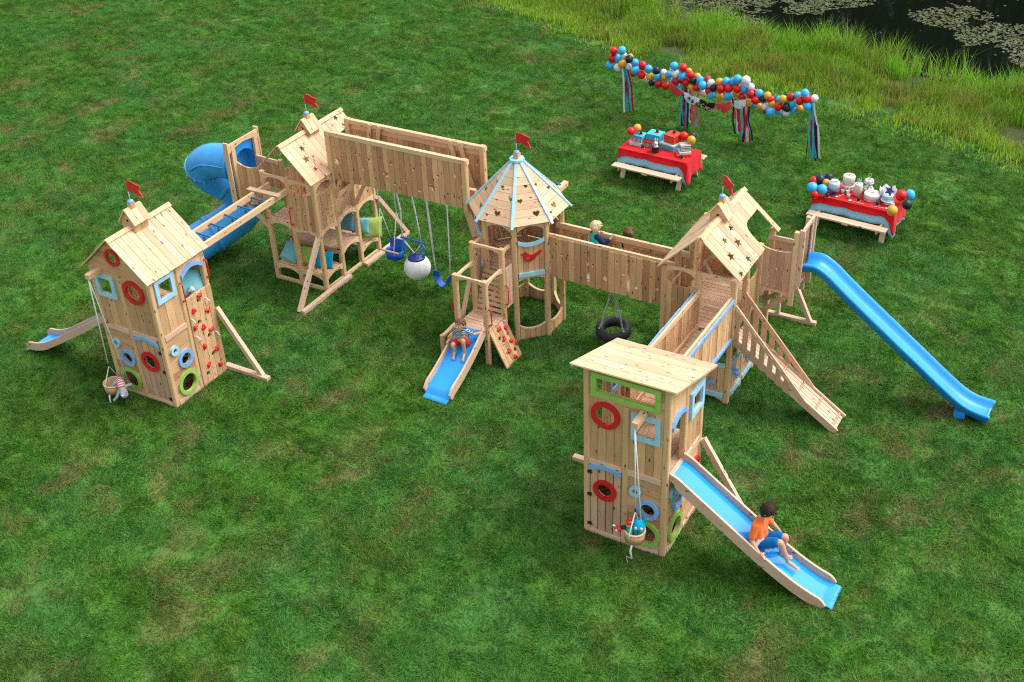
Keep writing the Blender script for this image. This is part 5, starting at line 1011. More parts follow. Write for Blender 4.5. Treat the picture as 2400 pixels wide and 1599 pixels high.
# small boy in stripes
P2 = thing('person', 'small boy in a striped t-shirt and red shorts sitting on the short slide', 'person', (4.19, -1.08, .62))
H = Vector((4.175, -1.215, 1.06)); fw = Vector((-.05, -.97, .16)); upv = Vector((0, .16, .98))
sk = headblob(H, fw, upv, .104) + [[(H + Vector((0, .02, -.06)), .043), ((4.17, -1.175, .96), .046)]]
sk += [[((4.06, -1.18, .93), .042), ((3.99, -1.19, .80), .031), ((3.945, -1.26, .70), .023)], [((4.28, -1.17, .93), .042), ((4.40, -1.10, .85), .031), ((4.47, -.97, .84), .023)]]
sk += hand((3.945, -1.26, .70), (3.935, -1.30, .695), (-.1, -1, -.4), (1, -.3, 0), (-1, 0, 0), .82) + hand((4.47, -.97, .84), (4.49, -.93, .865), (.5, .8, -.2), (-.6, .5, .2), (1, -.6, 0), .82)
sk += [[((4.12, -1.16, .66), .068), ((4.09, -1.37, .70), .045), ((4.09, -1.39, .68), .044), ((4.11, -1.38, .60), .034), ((4.12, -1.385, .545), .025)], [((4.25, -1.16, .66), .068), ((4.31, -1.36, .83), .045), ((4.315, -1.37, .80), .044), ((4.32, -1.35, .64), .034), ((4.32, -1.36, .555), .025)]]
for a, b in (((4.12, -1.39, .53), (4.15, -1.49, .465)), ((4.32, -1.36, .54), (4.35, -1.47, .47))):
    a, b = Vector(a), Vector(b); sk.append([(a, .028), (a * .5 + b * .5, .026), (b, .020)])
    for i in range(5): q = b + Vector(((i - 2) * .012, 0, 0)); sk.append([(q, .010), (q + (b - a).normalized() * .024, .0075)])
blob('body', 'skin', P2, sk, .006, 3); haircap(P2, H + Vector((0, .012, .012)), fw, upv, .098, 'hairB', .15); face(P2, H, fw, upv, .104, 'hairB')
m_, nt, b_ = newmat('striped_jersey'); ps = N(nt, 'ShaderNodeNewGeometry').outputs['Position']; sx = N(nt, 'ShaderNodeSeparateXYZ'); L(nt, ps, sx.inputs[0]); mu = N(nt, 'ShaderNodeMath', operation='MULTIPLY', n1=32.); L(nt, sx.outputs[2], mu.inputs[0]); fr_ = N(nt, 'ShaderNodeMath', operation='FRACT'); L(nt, mu.outputs[0], fr_.inputs[0]); gt = N(nt, 'ShaderNodeMath', operation='GREATER_THAN', n1=.45); L(nt, fr_.outputs[0], gt.inputs[0]); L(nt, mixc(nt, gt.outputs[0], (.45, .55, .60), (.03, .06, .12)), b_.inputs['Base Color']); b_.inputs['Roughness'].default_value = .9; M['stripe'] = m_
blob('t_shirt', 'stripe', P2, [[((4.13, -1.17, .69), .098), ((4.11, -1.18, .90), .080)], [((4.24, -1.17, .69), .098), ((4.23, -1.18, .90), .080)], [((4.06, -1.18, .935), .055), ((4.28, -1.17, .935), .055)], [((4.06, -1.18, .93), .052), ((4.01, -1.19, .83), .047)], [((4.28, -1.17, .93), .052), ((4.36, -1.12, .87), .047)]], .008, 4)
m = MB(); m.plate(FG((4.22, -1.272, .80), (1, .1, 0), (0, -.1, 1)), [(-.12, -.08), (-.02, -.09), (.07, .0), (.05, .02), (.08, .09), (.0, .03), (.01, .0), (-.10, -.05)], (), -.03, .006); M['yel'] = paint('yellow_print', (.75, .55, .01), .8); m.build('shirt_print', 'yel', P2)
blob('shorts', 'shortR', P2, [[((4.12, -1.16, .655), .098), ((4.25, -1.16, .655), .098)], [((4.12, -1.17, .66), .09), ((4.09, -1.31, .70), .07)], [((4.25, -1.17, .66), .09), ((4.30, -1.30, .79), .07)]], .008, 4)
# blond child on the bridge
P3 = thing('person', 'blond child in a teal shirt with navy sleeves leaning on the far bridge rail', 'person', (5.88, 1.06, 1.5))
H = Vector((5.89, 1.10, 2.44)); fw = Vector((.55, .80, -.15)); upv = Vector((.05, .1, 1))
sk = headblob(H, fw, upv, .10) + [[(H - Vector((0, 0, .08)), .045), ((5.87, 1.07, 2.28), .046)]]
sk += [[((5.97, 1.02, 2.27), .04), ((6.07, 1.08, 2.10), .032), ((6.17, 1.17, 2.22), .023)], [((5.80, 1.14, 2.27), .04), ((5.86, 1.18, 2.12), .032), ((5.92, 1.20, 2.23), .023)]] + hand((6.17, 1.17, 2.22), (6.21, 1.215, 2.275), (.7, .8, .05), (-.5, .6, .2), (1, -.6, 0), .85) + hand((5.92, 1.20, 2.23), (5.95, 1.225, 2.28), (.8, .6, 0), (-.5, .8, 0), (.6, -.8, 0), .85)
sk += [[((5.83, 1.09, 1.95), .07), ((5.82, 1.08, 1.75), .05), ((5.81, 1.08, 1.55), .032)], [((5.93, 1.03, 1.95), .07), ((5.94, 1.02, 1.75), .05), ((5.95, 1.02, 1.55), .032)], [((5.81, 1.08, 1.535), .032), ((5.87, 1.16, 1.528), .025)], [((5.95, 1.02, 1.535), .032), ((6.01, 1.10, 1.528), .025)], [((5.88, 1.06, 1.95), .085), ((5.88, 1.06, 2.2), .085)]]
blob('body', 'skin', P3, sk, .007, 3); face(P3, H, fw, upv, .10, 'hairL')
h = Vector(H); s_ = fw.cross(upv).normalized(); haircap(P3, H, fw, upv, .10, 'hairL', .3, [[(h - fw * .05 + s_ * .05, .06), (h - fw * .05 + s_ * .05 - upv * .045, .045)], [(h - fw * .05 - s_ * .05, .06), (h - fw * .05 - s_ * .05 - upv * .045, .045)], [(h - fw * .06, .06), (h - fw * .06 - upv * .05, .04)]])
blob('shirt', 'tealT', P3, [[((5.88, 1.06, 1.88), .105), ((5.88, 1.06, 2.18), .104), ((5.875, 1.07, 2.26), .07)], [((5.84, 1.10, 1.88), .092), ((5.83, 1.11, 2.16), .082), ((5.84, 1.10, 2.26), .06)], [((5.93, 1.03, 1.88), .092), ((5.93, 1.03, 2.16), .082), ((5.93, 1.04, 2.26), .06)]], .008, 4)
blob('sleeve', 'navyT', P3, [[((5.95, 1.025, 2.27), .062), ((6.07, 1.08, 2.10), .052), ((6.135, 1.14, 2.18), .042)]], .007, 3); blob('sleeve', 'navyT', P3, [[((5.82, 1.13, 2.27), .062), ((5.86, 1.18, 2.12), .052), ((5.90, 1.195, 2.19), .042)]], .007, 3)
blob('trousers', 'dark', P3, [[((5.84, 1.08, 1.88), .09), ((5.82, 1.08, 1.60), .055)], [((5.93, 1.03, 1.88), .09), ((5.945, 1.02, 1.60), .055)]], .009, 3)
# girl standing behind the bridge
P4 = thing('person', 'girl with a pink hair bow and dark dress standing on the grass behind the bridge', 'person', (5.58, 3.3, 0))
H = Vector((5.58, 3.30, 1.16)); fw = Vector((-.3, 1, -.3)); upv = Vector((0, .15, 1))
sk = headblob(H, fw, upv, .10) + [[(H - Vector((0, 0, .08)), .045), ((5.58, 3.28, .97), .046)], [((5.47, 3.26, .93), .04), ((5.42, 3.18, .78), .03), ((5.50, 3.14, .66), .022)], [((5.69, 3.28, .93), .04), ((5.73, 3.25, .75), .03), ((5.73, 3.32, .60), .022)], [((5.58, 3.28, .55), .09), ((5.58, 3.28, .92), .085)], [((5.52, 3.28, .55), .065), ((5.52, 3.28, .30), .045), ((5.52, 3.28, .06), .032)], [((5.64, 3.28, .55), .065), ((5.64, 3.28, .30), .045), ((5.64, 3.28, .06), .032)], [((5.52, 3.28, .035), .032), ((5.51, 3.40, .028), .024)], [((5.64, 3.28, .035), .032), ((5.64, 3.40, .028), .024)]] + hand((5.50, 3.14, .66), (5.53, 3.13, .62), (.5, -.1, -.8), (.5, .5, 0), (0, -1, 0), .85) + hand((5.73, 3.32, .60), (5.73, 3.34, .55), (0, .2, -1), (-.5, .6, 0), (1, 0, 0), .85)
blob('body', 'skin', P4, sk, .008, 3); face(P4, H, fw, upv, .10, 'hairM'); h = Vector(H)
haircap(P4, H, fw, upv, .10, 'hairM', .9, [[(h - fw * .06 + Vector((.05, 0, 0)), .07), (h - fw * .07 + Vector((.06, 0, -.18)), .045)], [(h - fw * .06 - Vector((.05, 0, 0)), .07), (h - fw * .07 + Vector((-.06, 0, -.18)), .045)], [(h - fw * .07, .08), (h - fw * .08 - Vector((0, 0, .2)), .05)]])
m = MB(); q = H + Vector((.055, -.085, .045))
for k in (-1, 1): m.ball(q + Vector((.03 * k, 0, .012 * k)), .026, 10, (1, .5, .9))
m.ball(q, .012, 8); M['pink'] = cloth('pink_ribbon', (.75, .20, .30)); m.build('hair_bow', 'pink', P4)
blob('dress', 'dark', P4, [[((5.58, 3.28, .50), .16), ((5.58, 3.28, .72), .11), ((5.58, 3.28, .90), .10)], [((5.48, 3.27, .925), .056), ((5.68, 3.28, .925), .056)], [((5.47, 3.26, .93), .052), ((5.44, 3.21, .84), .045)], [((5.69, 3.28, .93), .052), ((5.72, 3.26, .83), .045)]], .01, 4)
# ------------------------------------------------------------------ pillows
def pillow(label, c, s, mat, n, up=(0, 0, 1), t=.32, group=None):
    """plump square cushion, side s, facing n"""
    c, n = Vector(c), Vector(n).normalized(); a = Vector(up).cross(n).normalized(); b = n.cross(a); m = MB(); K = 15; idx = {}
    for side in (1, -1):
        for i in range(K):
            for j in range(K):
                u, v = 2 * i / (K - 1) - 1, 2 * j / (K - 1) - 1; e = (1 - u ** 4) * (1 - v ** 4); h = max(0, e) ** .55 * s * t * .5 * side
                pin = 1 - .09 * ((1 - u * u) * v * v); pin2 = 1 - .09 * ((1 - v * v) * u * u)
                if side < 0 and (i in (0, K - 1) or j in (0, K - 1)): idx[side, i, j] = idx[1, i, j]; continue
                idx[side, i, j] = len(m.v); m.v.append(c + a * (u * s / 2 * pin2) + b * (v * s / 2 * pin) + n * (h + .012 * s * sin(5 * u + 3 * v) * e))
        for i in range(K - 1):
            for j in range(K - 1): m.face([idx[side, i, j], idx[side, i + 1, j], idx[side, i + 1, j + 1], idx[side, i, j + 1]], [(0, 0)] * 4, True)
    return top(m, 'pillow', mat, label, 'pillow', c, group)
pillow('quilted pale teal pillow inside the closed tower above the climbing wall', (-.27, -3.52, 2.06), .60, 'pteal', (.85, -.3, .40), (0, .3, 1), .3)
pillow('aqua pillow leaning at the left end of the front bench', (-1.08, .26, .60), .44, 'pteal', (.35, -.65, .65), (.3, .3, 1), .34, 'pillows under the open house')
pillow('lime green pillow in the middle of the front bench', (-.62, .30, .60), .40, 'pgreen', (.35, -.7, .45), (0, .3, 1), .34, 'pillows under the open house')
pillow('bright blue pillow at the right end of the front bench', (-.25, .34, .58), .40, 'pblue', (.3, -.85, .35), (0, .2, 1), .32, 'pillows under the open house')
pillow('teal pillow standing on the table behind the lime pillow', (-.38, 1.36, .98), .42, 'pgrey', (.25, -.95, .2), (0, .2, 1), .28, 'pillows under the open house')
pillow('pale teal pillow wedged between the teal and green pillows', (-.10, 1.52, .88), .40, 'pteal', (.4, -.9, .1), (0, .2, 1), .28, 'pillows under the open house')
pillow('large olive green pillow on the back bench beside the toddler swing', (.0, 1.78, .72), .50, 'pgreen', (.72, -.6, .2), (0, .2, 1), .3, 'pillows under the open house')
# ------------------------------------------------------------------ buckets and toys
def bucket(label, x, y, zb, r, hh, ztop, ph, grp, d2):
    t = thing('toy_bucket', label, 'bucket', (x, y, zb), grp)
    MB().lathe((x, y, zb), [(0, 0), (r * .93, 0), (r, hh), (r - .02, hh), (r - .025, .02), (0, .02)], 28).build('pail', 'panel', t); MB().lathe((x, y, zb), [(r + .002, hh - .03), (r + .006, hh - .03), (r + .006, hh + .004), (r - .021, hh + .004), (r - .021, hh - .01)], 28, caps=False).build('rim', 'rail', t)
    k = (x + ph[0], y + ph[1], zb + hh + .36)
    rope([(x - .02, y - r - .004, zb + hh * .55), (x - .02, y - r - .004, zb + hh), k, (x, y + r, zb + hh - .05)], .010, t, 'bail_rope'); MB().tube([k, (k[0], k[1], k[2] + .07)], .014, 8).build('clip', 'iron', t)
    rope([(k[0], k[1], k[2] + .06), ztop], .011, t, 'hoist_rope'); rope([ztop, (x + d2[0], y + d2[1], zb + hh * .4)], .009, t, 'return_rope')
    MB().tube([(x + .02, y - r + .02, zb), (x + .0, y - r + .01, zb - .12), (x + .03, y - r, zb - .26)], .016, 8).build('rope_tail', 'rope', t); rope([(x + .03, y - r, zb - .26), (x - .06, y - r, zb - .25), (x - .02, y - r - .04, max(zb - .33, .02))], .006, t, 'cord_end')
    return t
bucket('round wooden pail with the grey plush toy hanging before the closed gabled tower', -1.31, -4.94, .19, .185, .19, (-1.24, -4.93, 2.70), (0, 0), 'hoisted toy pails', (.17, .22)); bucket('round wooden pail with toys hanging before the flat roofed tower', 9.30, -4.50, .52, .165, .20, (9.255, -4.50, 2.72), (0, 0), 'hoisted toy pails', (.09, .06))
M['ringS'] = stripes('red_striped_knit', (1, 0, 0), 0, 24.)
nt = M['ringS'].node_tree; [setattr(n.inputs[7], 'default_value', (.5, .02, .03, 1)) for n in nt.nodes if n.type == 'MIX']
T = thing('plush_toy', 'grey plush toy in a red striped vest draped over the rim of its pail', 'toy', (-1.25, -4.95, .36))
q = Vector((-1.22, -4.93, .38)); V3 = lambda t: Vector(t) * 1.12
blob('body', 'grey', T, [[(q + V3((-.08, 0, -.05)), 0.037), (q + V3((.0, .03, .03)), 0.044), (q + V3((.08, .03, .07)), 0.062)], [(q + V3((-.06, -.07, -.06)), 0.037), (q + V3((.02, -.04, .03)), 0.044), (q + V3((.08, -.0, .06)), 0.062)], [(q + V3((.21, -.08, .0)), 0.062), (q + V3((.27, -.12, -.07)), 0.077)], [(q + V3((.18, -.10, .0)), 0.035), (q + V3((.15, -.17, -.12)), 0.030), (q + V3((.09, -.21, -.2)), 0.025)], [(q + V3((.22, -.04, .02)), 0.030), (q + V3((.31, .02, .05)), 0.027)]], .009, 3)
MB().tube([q + V3((.07, .015, .065)), q + V3((.14, -.03, .055)), q + V3((.21, -.085, -.005))], .077, 16).build('vest', 'ringS', T); MB().ball(q + V3((.30, -.12, -.05)), .037, 10).build('ear', 'iron', T); MB().ball(q + V3((.29, -.175, -.06)), .024, 8).build('eye', 'white', T)
T = thing('plush_toy', 'round cyan plush toy with white eyes sitting in the right hand pail', 'toy', (9.34, -4.48, .7)); q = Vector((9.345, -4.46, .78))
blob('body', 'cyan', T, [[(q + Vector((0, 0, -.14)), .09), (q, .105), (q + Vector((0, 0, .03)), .09)], [(q + Vector((.05, .02, .07)), .025), (q + Vector((.10, .03, .14)), .02), (q + Vector((.13, .03, .16)), .02)], [(q + Vector((-.07, -.03, .06)), .025), (q + Vector((-.09, -.05, .08)), .02)]], .009, 3)
for a, b in ((-.01, -.095), (.075, -.075)): MB().ball(q + Vector((a, b, .02)), .026, 10, (1, .5, 1)).build('eye', 'white', T)
MB().ball(q + Vector((.04, -.10, -.01)), .016, 8).build('nose', 'choc', T); MB().tube([q + Vector((.0, -.10, -.04)), q + Vector((.04, -.108, -.045)), q + Vector((.07, -.09, -.035))], .005, 6).build('mouth', 'choc', T)
T = thing('doll', 'small cloth doll in a teal coat and red bobble hat in the right hand pail', 'toy', (9.22, -4.54, .7)); q = Vector((9.225, -4.55, .74))
blob('coat', 'tealT', T, [[(q + Vector((0, 0, -.10)), .05), (q + Vector((0, 0, .03)), .042)], [(q + Vector((-.04, 0, .03)), .02), (q + Vector((-.09, -.02, -.02)), .018)], [(q + Vector((.04, -.01, .03)), .02), (q + Vector((.05, -.03, -.07)), .018)]], .008, 2)
MB().ball(q + Vector((0, -.01, .09)), .05, 14).build('face', 'skin', T); m = MB(); m.ball(q + Vector((0, .002, .125)), .058, 14, (1, 1, .8)); m.ball(q + Vector((.0, .01, .185)), .024, 10); m.build('bobble_hat', 'hold', T)
T = thing('plush_toy', 'red and black plush toy with a white patch leaning out of the right hand pail', 'toy', (9.12, -4.56, .7)); q = Vector((9.14, -4.57, .74))
MB().tube([q + Vector((.05, .0, .04)), q + Vector((-.02, -.01, .01))], .032, 12).build('neck', 'iron', T); MB().ball(q + Vector((-.08, -.02, -.03)), .05, 14, (1.4, .9, .8)).build('head', 'hold', T); MB().ball(q + Vector((-.09, -.06, -.04)), .02, 10).build('patch', 'white', T); MB().ball(q + Vector((-.15, -.02, .0)), .016, 8, (1.8, 1, 1)).build('horn', 'white', T)
T = thing('plush_toy', 'small pale blue plush monkey with orange ears leaning on the quilted pillow', 'toy', (-.14, -3.62, 1.80)); q = Vector((-.12, -3.63, 1.97)); M['pal'] = cloth('pale_blue_plush', (.36, .56, .66)); M['orp'] = cloth('orange_felt', (.75, .22, .03))
blob('body', 'pal', T, [[(q + Vector((0, 0, -.16)), .05), (q + Vector((0, 0, -.02)), .04)], [(q + Vector((0, 0, .06)), .062)], [(q + Vector((.03, -.03, -.05)), .02), (q + Vector((.06, -.08, -.14)), .02)], [(q + Vector((.03, .03, -.05)), .02), (q + Vector((.07, .06, -.15)), .02)]], .009, 2)
for k in (-1, 1): MB().ball(q + Vector((.0, .075 * k, .06)), .032, 10, (.5, 1, 1)).build('ear', 'orp', T)
MB().ball(q + Vector((.05, 0, .045)), .03, 10).build('muzzle', 'skin', T)
# ------------------------------------------------------------------ ground, bank, pond
import numpy as np
from mathutils import noise as mn
rs = np.random.default_rng(11)
EX = [-70, -30, -15, -7.4, -2.4, -.6, 1.7, 3.5, 6.4, 9.8, 11.3, 12.1, 16, 40, 70]; EY = [45, 27.5, 21.3, 18.3, 16.3, 15.6, 14.9, 14.75, 13.9, 13.25, 12.6, 12.2, 10.6, 1, -10]
SX = [-70, -30, -12, -6, -1.1, 1, 3.1, 5.9, 8, 9.3, 10.4, 12, 20, 40, 70]; SY = [52, 34, 25.5, 22.4, 20.2, 19.2, 19.0, 18.5, 18.5, 18.2, 17.3, 16.9, 15, 9, 0]
edge = lambda x: np.interp(x, EX, EY); shore = lambda x: np.interp(x, SX, SY)
WZ = -.35
def ground_z(x, y):
    e, s = edge(x), shore(x); t = np.clip((y - e) / (s - e), 0, 1.5); z = WZ * t ** 1.4 * np.where(t > 1, 1 + (t - 1) * 3.2, 1)
    far = np.clip((y - 40 - .2 * np.abs(x)) / 6, 0, 1); return z * (1 - far) + far * .4
def grid(xs, ys):
    X_, Y_ = np.meshgrid(xs, ys); Z_ = ground_z(X_, Y_); v = np.stack([X_, Y_, Z_], -1).reshape(-1, 3); n = len(xs); i = np.arange(len(ys) - 1)[:, None] * n + np.arange(n - 1)[None]
    return v, np.stack([i, i + 1, i + 1 + n, i + n], -1).reshape(-1, 4)
xs = np.concatenate([np.linspace(-400, -42, 16), np.arange(-40, 42, .8), np.linspace(44, 400, 16)]); ys = np.concatenate([np.linspace(-300, -30, 12), np.arange(-28, 10, 1.), np.arange(10, 50, .5), np.linspace(52, 500, 20)])
v, fcs = grid(xs, ys); me = bpy.data.meshes.new('lawn'); me.from_pydata(v.tolist(), [], fcs.tolist()); me.polygons.foreach_set('use_smooth', [True] * len(me.polygons))
def transl(nt, b, c, f=.4):
    t = N(nt, 'ShaderNodeBsdfTranslucent'); L(nt, c, t.inputs[0]); mxs = N(nt, 'ShaderNodeMixShader'); mxs.inputs[0].default_value = f; out = [n for n in nt.nodes if n.type == 'OUTPUT_MATERIAL'][0]; L(nt, b.outputs[0], mxs.inputs[1]); L(nt, t.outputs[0], mxs.inputs[2]); L(nt, mxs.outputs[0], out.inputs[0])
def grass_nodes(name, base, per_blade):
    m, nt, b = newmat(name); g = N(nt, 'ShaderNodeNewGeometry'); P = g.outputs['Position']
    def ns(s, d=3., dist=.0, mul=(1, 1, 1)):
        mp = N(nt, 'ShaderNodeMapping'); mp.inputs['Scale'].default_value = mul; L(nt, P, mp.inputs[0]); n = N(nt, 'ShaderNodeTexNoise', i_Scale=s, i_Detail=d, i_Roughness=.6, i_Distortion=dist); L(nt, mp.outputs[0], n.inputs[0]); return n.outputs[0]
    dark, mid, light, brown, blue = base
    sq = (1, 1, .05)
    A, B_, C_, D_ = ns(.33, 4., 1.0, sq), ns(1.5, 4., .8, sq), ns(6., 3., .4, sq), ns(.9, 5., .6, (1.1, .9, .05))
    c = mixc(nt, mapr(nt, B_, .28, .66, 0, 1), dark, mid); c = mixc(nt, mapr(nt, C_, .42, .74, 0, .6), c, light)
    mr = N(nt, 'ShaderNodeMapping', vector_type='TEXTURE'); mr.inputs['Rotation'].default_value = (0, 0, -.42); mr.inputs['Scale'].default_value = (3.2, .55, 1); L(nt, P, mr.inputs[0]); st = N(nt, 'ShaderNodeTexNoise', i_Scale=1.2, i_Detail=4., i_Roughness=.6); L(nt, mr.outputs[0], st.inputs[0]); c = mixc(nt, mapr(nt, st.outputs[0], .50, .72, 0, .55), c, light); c = mixc(nt, mapr(nt, st.outputs[0], .50, .30, 0, .5), c, dark); c = mixc(nt, mapr(nt, A, .42, .66, 0, .5), c, blue)
    c = mixc(nt, mapr(nt, C_, .30, .46, .28, 0), c, dark)
    E_ = mapr(nt, ns(.13, 2., .5, sq), .38, .60, .12, 1); md_ = N(nt, 'ShaderNodeMath', operation='MULTIPLY'); L(nt, mapr(nt, D_, .50, .72, 0, .8), md_.inputs[0]); L(nt, E_, md_.inputs[1]); c = mixc(nt, md_.outputs[0], c, brown)
    if per_blade:
        r = g.outputs['Random Per Island']; cb = N(nt, 'ShaderNodeCombineColor'); q = mapr(nt, r, 0, 1, .45, 1.6); L(nt, q, cb.inputs[0]); L(nt, q, cb.inputs[1]); L(nt, q, cb.inputs[2]); c = mixc(nt, 1., c, cb.outputs[0], 'MULTIPLY')
        c = mixc(nt, mapr(nt, r, .94, .97, 0, .5), c, (.30, .27, .12))
    L(nt, c, b.inputs['Base Color']); b.inputs['Roughness'].default_value = .7; b.inputs['Specular IOR Level'].default_value = .25
    if per_blade: transl(nt, b, c)
    if not per_blade:
        sz = N(nt, 'ShaderNodeSeparateXYZ'); L(nt, P, sz.inputs[0]); L(nt, mixc(nt, mapr(nt, sz.outputs[2], -.01, -.10, 0, 1), c, (.05, .065, .014)), b.inputs['Base Color'])
        bp = N(nt, 'ShaderNodeBump', i_Strength=.9, i_Distance=.05); n2 = ns(22., 4.); L(nt, n2, bp.inputs['Height']); L(nt, bp.outputs[0], b.inputs['Normal'])
    return m
GB = ((.034, .112, .007), (.076, .238, .014), (.145, .330, .048), (.25, .195, .075), (.066, .255, .056))
M['lawn'] = grass_nodes('lawn_soil', tuple(tuple(x * .75 for x in c) for c in GB), False); M['grass'] = grass_nodes('grass_blades', GB, True)
me.materials.append(M['lawn']); lawn = bpy.data.objects.new('lawn', me); COL.objects.link(lawn); lawn['kind'] = 'structure'
# camera (measured from the photograph)
cam = bpy.data.cameras.new('camera'); co = bpy.data.objects.new('camera', cam); COL.objects.link(co); scene.camera = co
pt, rl, yw = R(33.61), R(-2.5027), R(-30.815)
def rz_(v): return Vector((cos(yw) * v[0] + sin(yw) * v[1], -sin(yw) * v[0] + cos(yw) * v[1], v[2]))
rt, fw_, up_ = Vector((1, 0, 0)), Vector((0, cos(pt), -sin(pt))), Vector((0, sin(pt), cos(pt)))
rt2, up2_ = rt * cos(rl) + up_ * sin(rl), -rt * sin(rl) + up_ * cos(rl)
cr, cu_, cf = rz_(rt2), rz_(up2_), rz_(fw_)
mx = Matrix((cr, cu_, -cf)).transposed().to_4x4(); mx.translation = Vector((14.8168, -17.1689, 13.3801)); co.matrix_world = mx
cam.sensor_width = 36; cam.lens = 2823.64 / 2400 * 36; cam.clip_end = 1500; cam.clip_start = .1
Cp = np.array(mx.translation); Cr, Cu, Cf = np.array(cr), np.array(cu_), np.array(cf)
def inview(P, mg):
    d = P - Cp; zz = d @ Cf; u = 2823.64 * (d @ Cr) / zz / 1200; w = 2823.64 * (d @ Cu) / zz / 800; return (np.abs(u) < 1 + mg) & (np.abs(w) < 1 + mg) & (zz > 1)
# lawn grass: one tufted patch, instanced over the lawn by geometry nodes
NB = 3000; r_ = .66 * np.sqrt(rs.random(NB)); a_ = rs.random(NB) * 2 * pi; bx, by = r_ * np.cos(a_), r_ * np.sin(a_)
cl = np.array([mn.noise((x * 3.1, y * 3.1, .3)) for x, y in zip(bx, by)]); c2 = np.array([mn.noise((x * 3.1, y * 3.1, 7.3)) for x, y in zip(bx, by)]); c3 = np.array([mn.noise((x * 9, y * 9, 3.3)) for x, y in zip(bx, by)])
ln = .052 * (1 + .4 * cl) * (.6 + .8 * rs.random(NB)) * (1 + .4 * c3); ang_ = rs.random(NB) * 2 * pi; th = c2 * 5; lean = .9 + .5 * rs.random(NB)
dx = np.cos(ang_) * .5 + np.cos(th) * .8; dy = np.sin(ang_) * .5 + np.sin(th) * .8; w_ = .0045 + .003 * rs.random(NB); pa = rs.random(NB) * pi
tri = np.zeros((NB, 3, 3)); tri[:, 0] = np.stack([bx - np.cos(pa) * w_, by - np.sin(pa) * w_, np.zeros(NB)], -1); tri[:, 1] = np.stack([bx + np.cos(pa) * w_, by + np.sin(pa) * w_, np.zeros(NB)], -1); tri[:, 2] = np.stack([bx + dx * ln * lean, by + dy * ln * lean, ln * .75], -1)
gx, gy = np.meshgrid(np.arange(-26, 20, .84), np.arange(-14, 30, .84)); gx = gx.ravel() + rs.uniform(-.25, .25, gx.size); gy = gy.ravel() + rs.uniform(-.25, .25, gy.size)
P = np.stack([gx, gy, np.zeros_like(gx)], -1); ok = inview(P, .12) & (gy < edge(gx) + .4); P = P[ok]
verts = np.concatenate([tri.reshape(-1, 3), P]); me = bpy.data.meshes.new('lawn_grass'); me.from_pydata(verts.tolist(), [], np.arange(NB * 3).reshape(-1, 3).tolist()); me.materials.append(M['grass'])
at = me.attributes.new('seed', 'BOOLEAN', 'POINT'); at.data.foreach_set('value', np.concatenate([np.zeros(NB * 3, bool), np.ones(len(P), bool)]))
lg = bpy.data.objects.new('lawn_grass', me); COL.objects.link(lg); tag(lg, 'short mown green lawn grass with dry brown patches', 'grass', None, 'stuff')
ng = bpy.data.node_groups.new('scatter', 'GeometryNodeTree'); ng.interface.new_socket('Geometry', in_out='INPUT', socket_type='NodeSocketGeometry'); ng.interface.new_socket('Geometry', in_out='OUTPUT', socket_type='NodeSocketGeometry')
gi, go = ng.nodes.new('NodeGroupInput'), ng.nodes.new('NodeGroupOutput'); sp = ng.nodes.new('GeometryNodeSeparateGeometry'); sp.domain = 'POINT'; na = ng.nodes.new('GeometryNodeInputNamedAttribute'); na.data_type = 'BOOLEAN'; na.inputs[0].default_value = 'seed'
ip = ng.nodes.new('GeometryNodeInstanceOnPoints'); rv = ng.nodes.new('FunctionNodeRandomValue'); rv.data_type = 'FLOAT_VECTOR'; rv.inputs[0].default_value = (0, 0, 0); rv.inputs[1].default_value = (0, 0, 6.283); rv2 = ng.nodes.new('FunctionNodeRandomValue'); rv2.data_type = 'FLOAT'; rv2.inputs[2].default_value = .85; rv2.inputs[3].default_value = 1.25
k = ng.links.new; k(gi.outputs[0], sp.inputs[0]); k([o for o in na.outputs if o.enabled][0], sp.inputs[1]); k(sp.outputs[0], ip.inputs['Points']); k(sp.outputs[1], ip.inputs['Instance']); k(rv.outputs[0], ip.inputs['Rotation']); k([o for o in rv2.outputs if o.enabled][0], ip.inputs['Scale']); k(ip.outputs[0], go.inputs[0])
md = lg.modifiers.new('scatter', 'NODES'); md.node_group = ng
# tall grass of the bank
def tallmat():
    m, nt, b = newmat('tall_grass_blades'); g = N(nt, 'ShaderNodeNewGeometry'); at = N(nt, 'ShaderNodeAttribute', attribute_name='tone'); n = N(nt, 'ShaderNodeTexNoise', i_Scale=.8, i_Detail=4.); L(nt, g.outputs['Position'], n.inputs[0])
    c = mixc(nt, mapr(nt, at.outputs['Fac'], .02, .42, 0, 1), (.32, .52, .045), (.17, .30, .025)); c = mixc(nt, mapr(nt, at.outputs['Fac'], .55, .9, 0, 1), c, (.20, .46, .025)); c = mixc(nt, mapr(nt, n.outputs[0], .50, .64, 0, .55), c, (.24, .20, .05)); c = mixc(nt, mapr(nt, g.outputs['Random Per Island'], .84, .92, 0, .6), c, (.36, .30, .12))
    cb = N(nt, 'ShaderNodeCombineColor'); q = mapr(nt, g.outputs['Random Per Island'], 0, .84, .6, 1.4); [L(nt, q, cb.inputs[i]) for i in range(3)]; c = mixc(nt, 1., c, cb.outputs[0], 'MULTIPLY')
    L(nt, c, b.inputs['Base Color']); b.inputs['Roughness'].default_value = .65; b.inputs['Specular IOR Level'].default_value = .25; transl(nt, b, c); return m
M['tall'] = tallmat()
n0 = 300000; x = rs.uniform(-22, 18, n0); e, s = edge(x), shore(x); t = rs.beta(1.05, 1.1, n0) * 1.26 - .10; y = e + t * (s - e); P = np.stack([x, y, np.zeros(n0)], -1)
cn = np.array([mn.noise((a * .55, b * .55, 1.7)) + .55 * mn.noise((a * 1.9, b * 1.9, 5.)) for a, b in zip(x, y)])
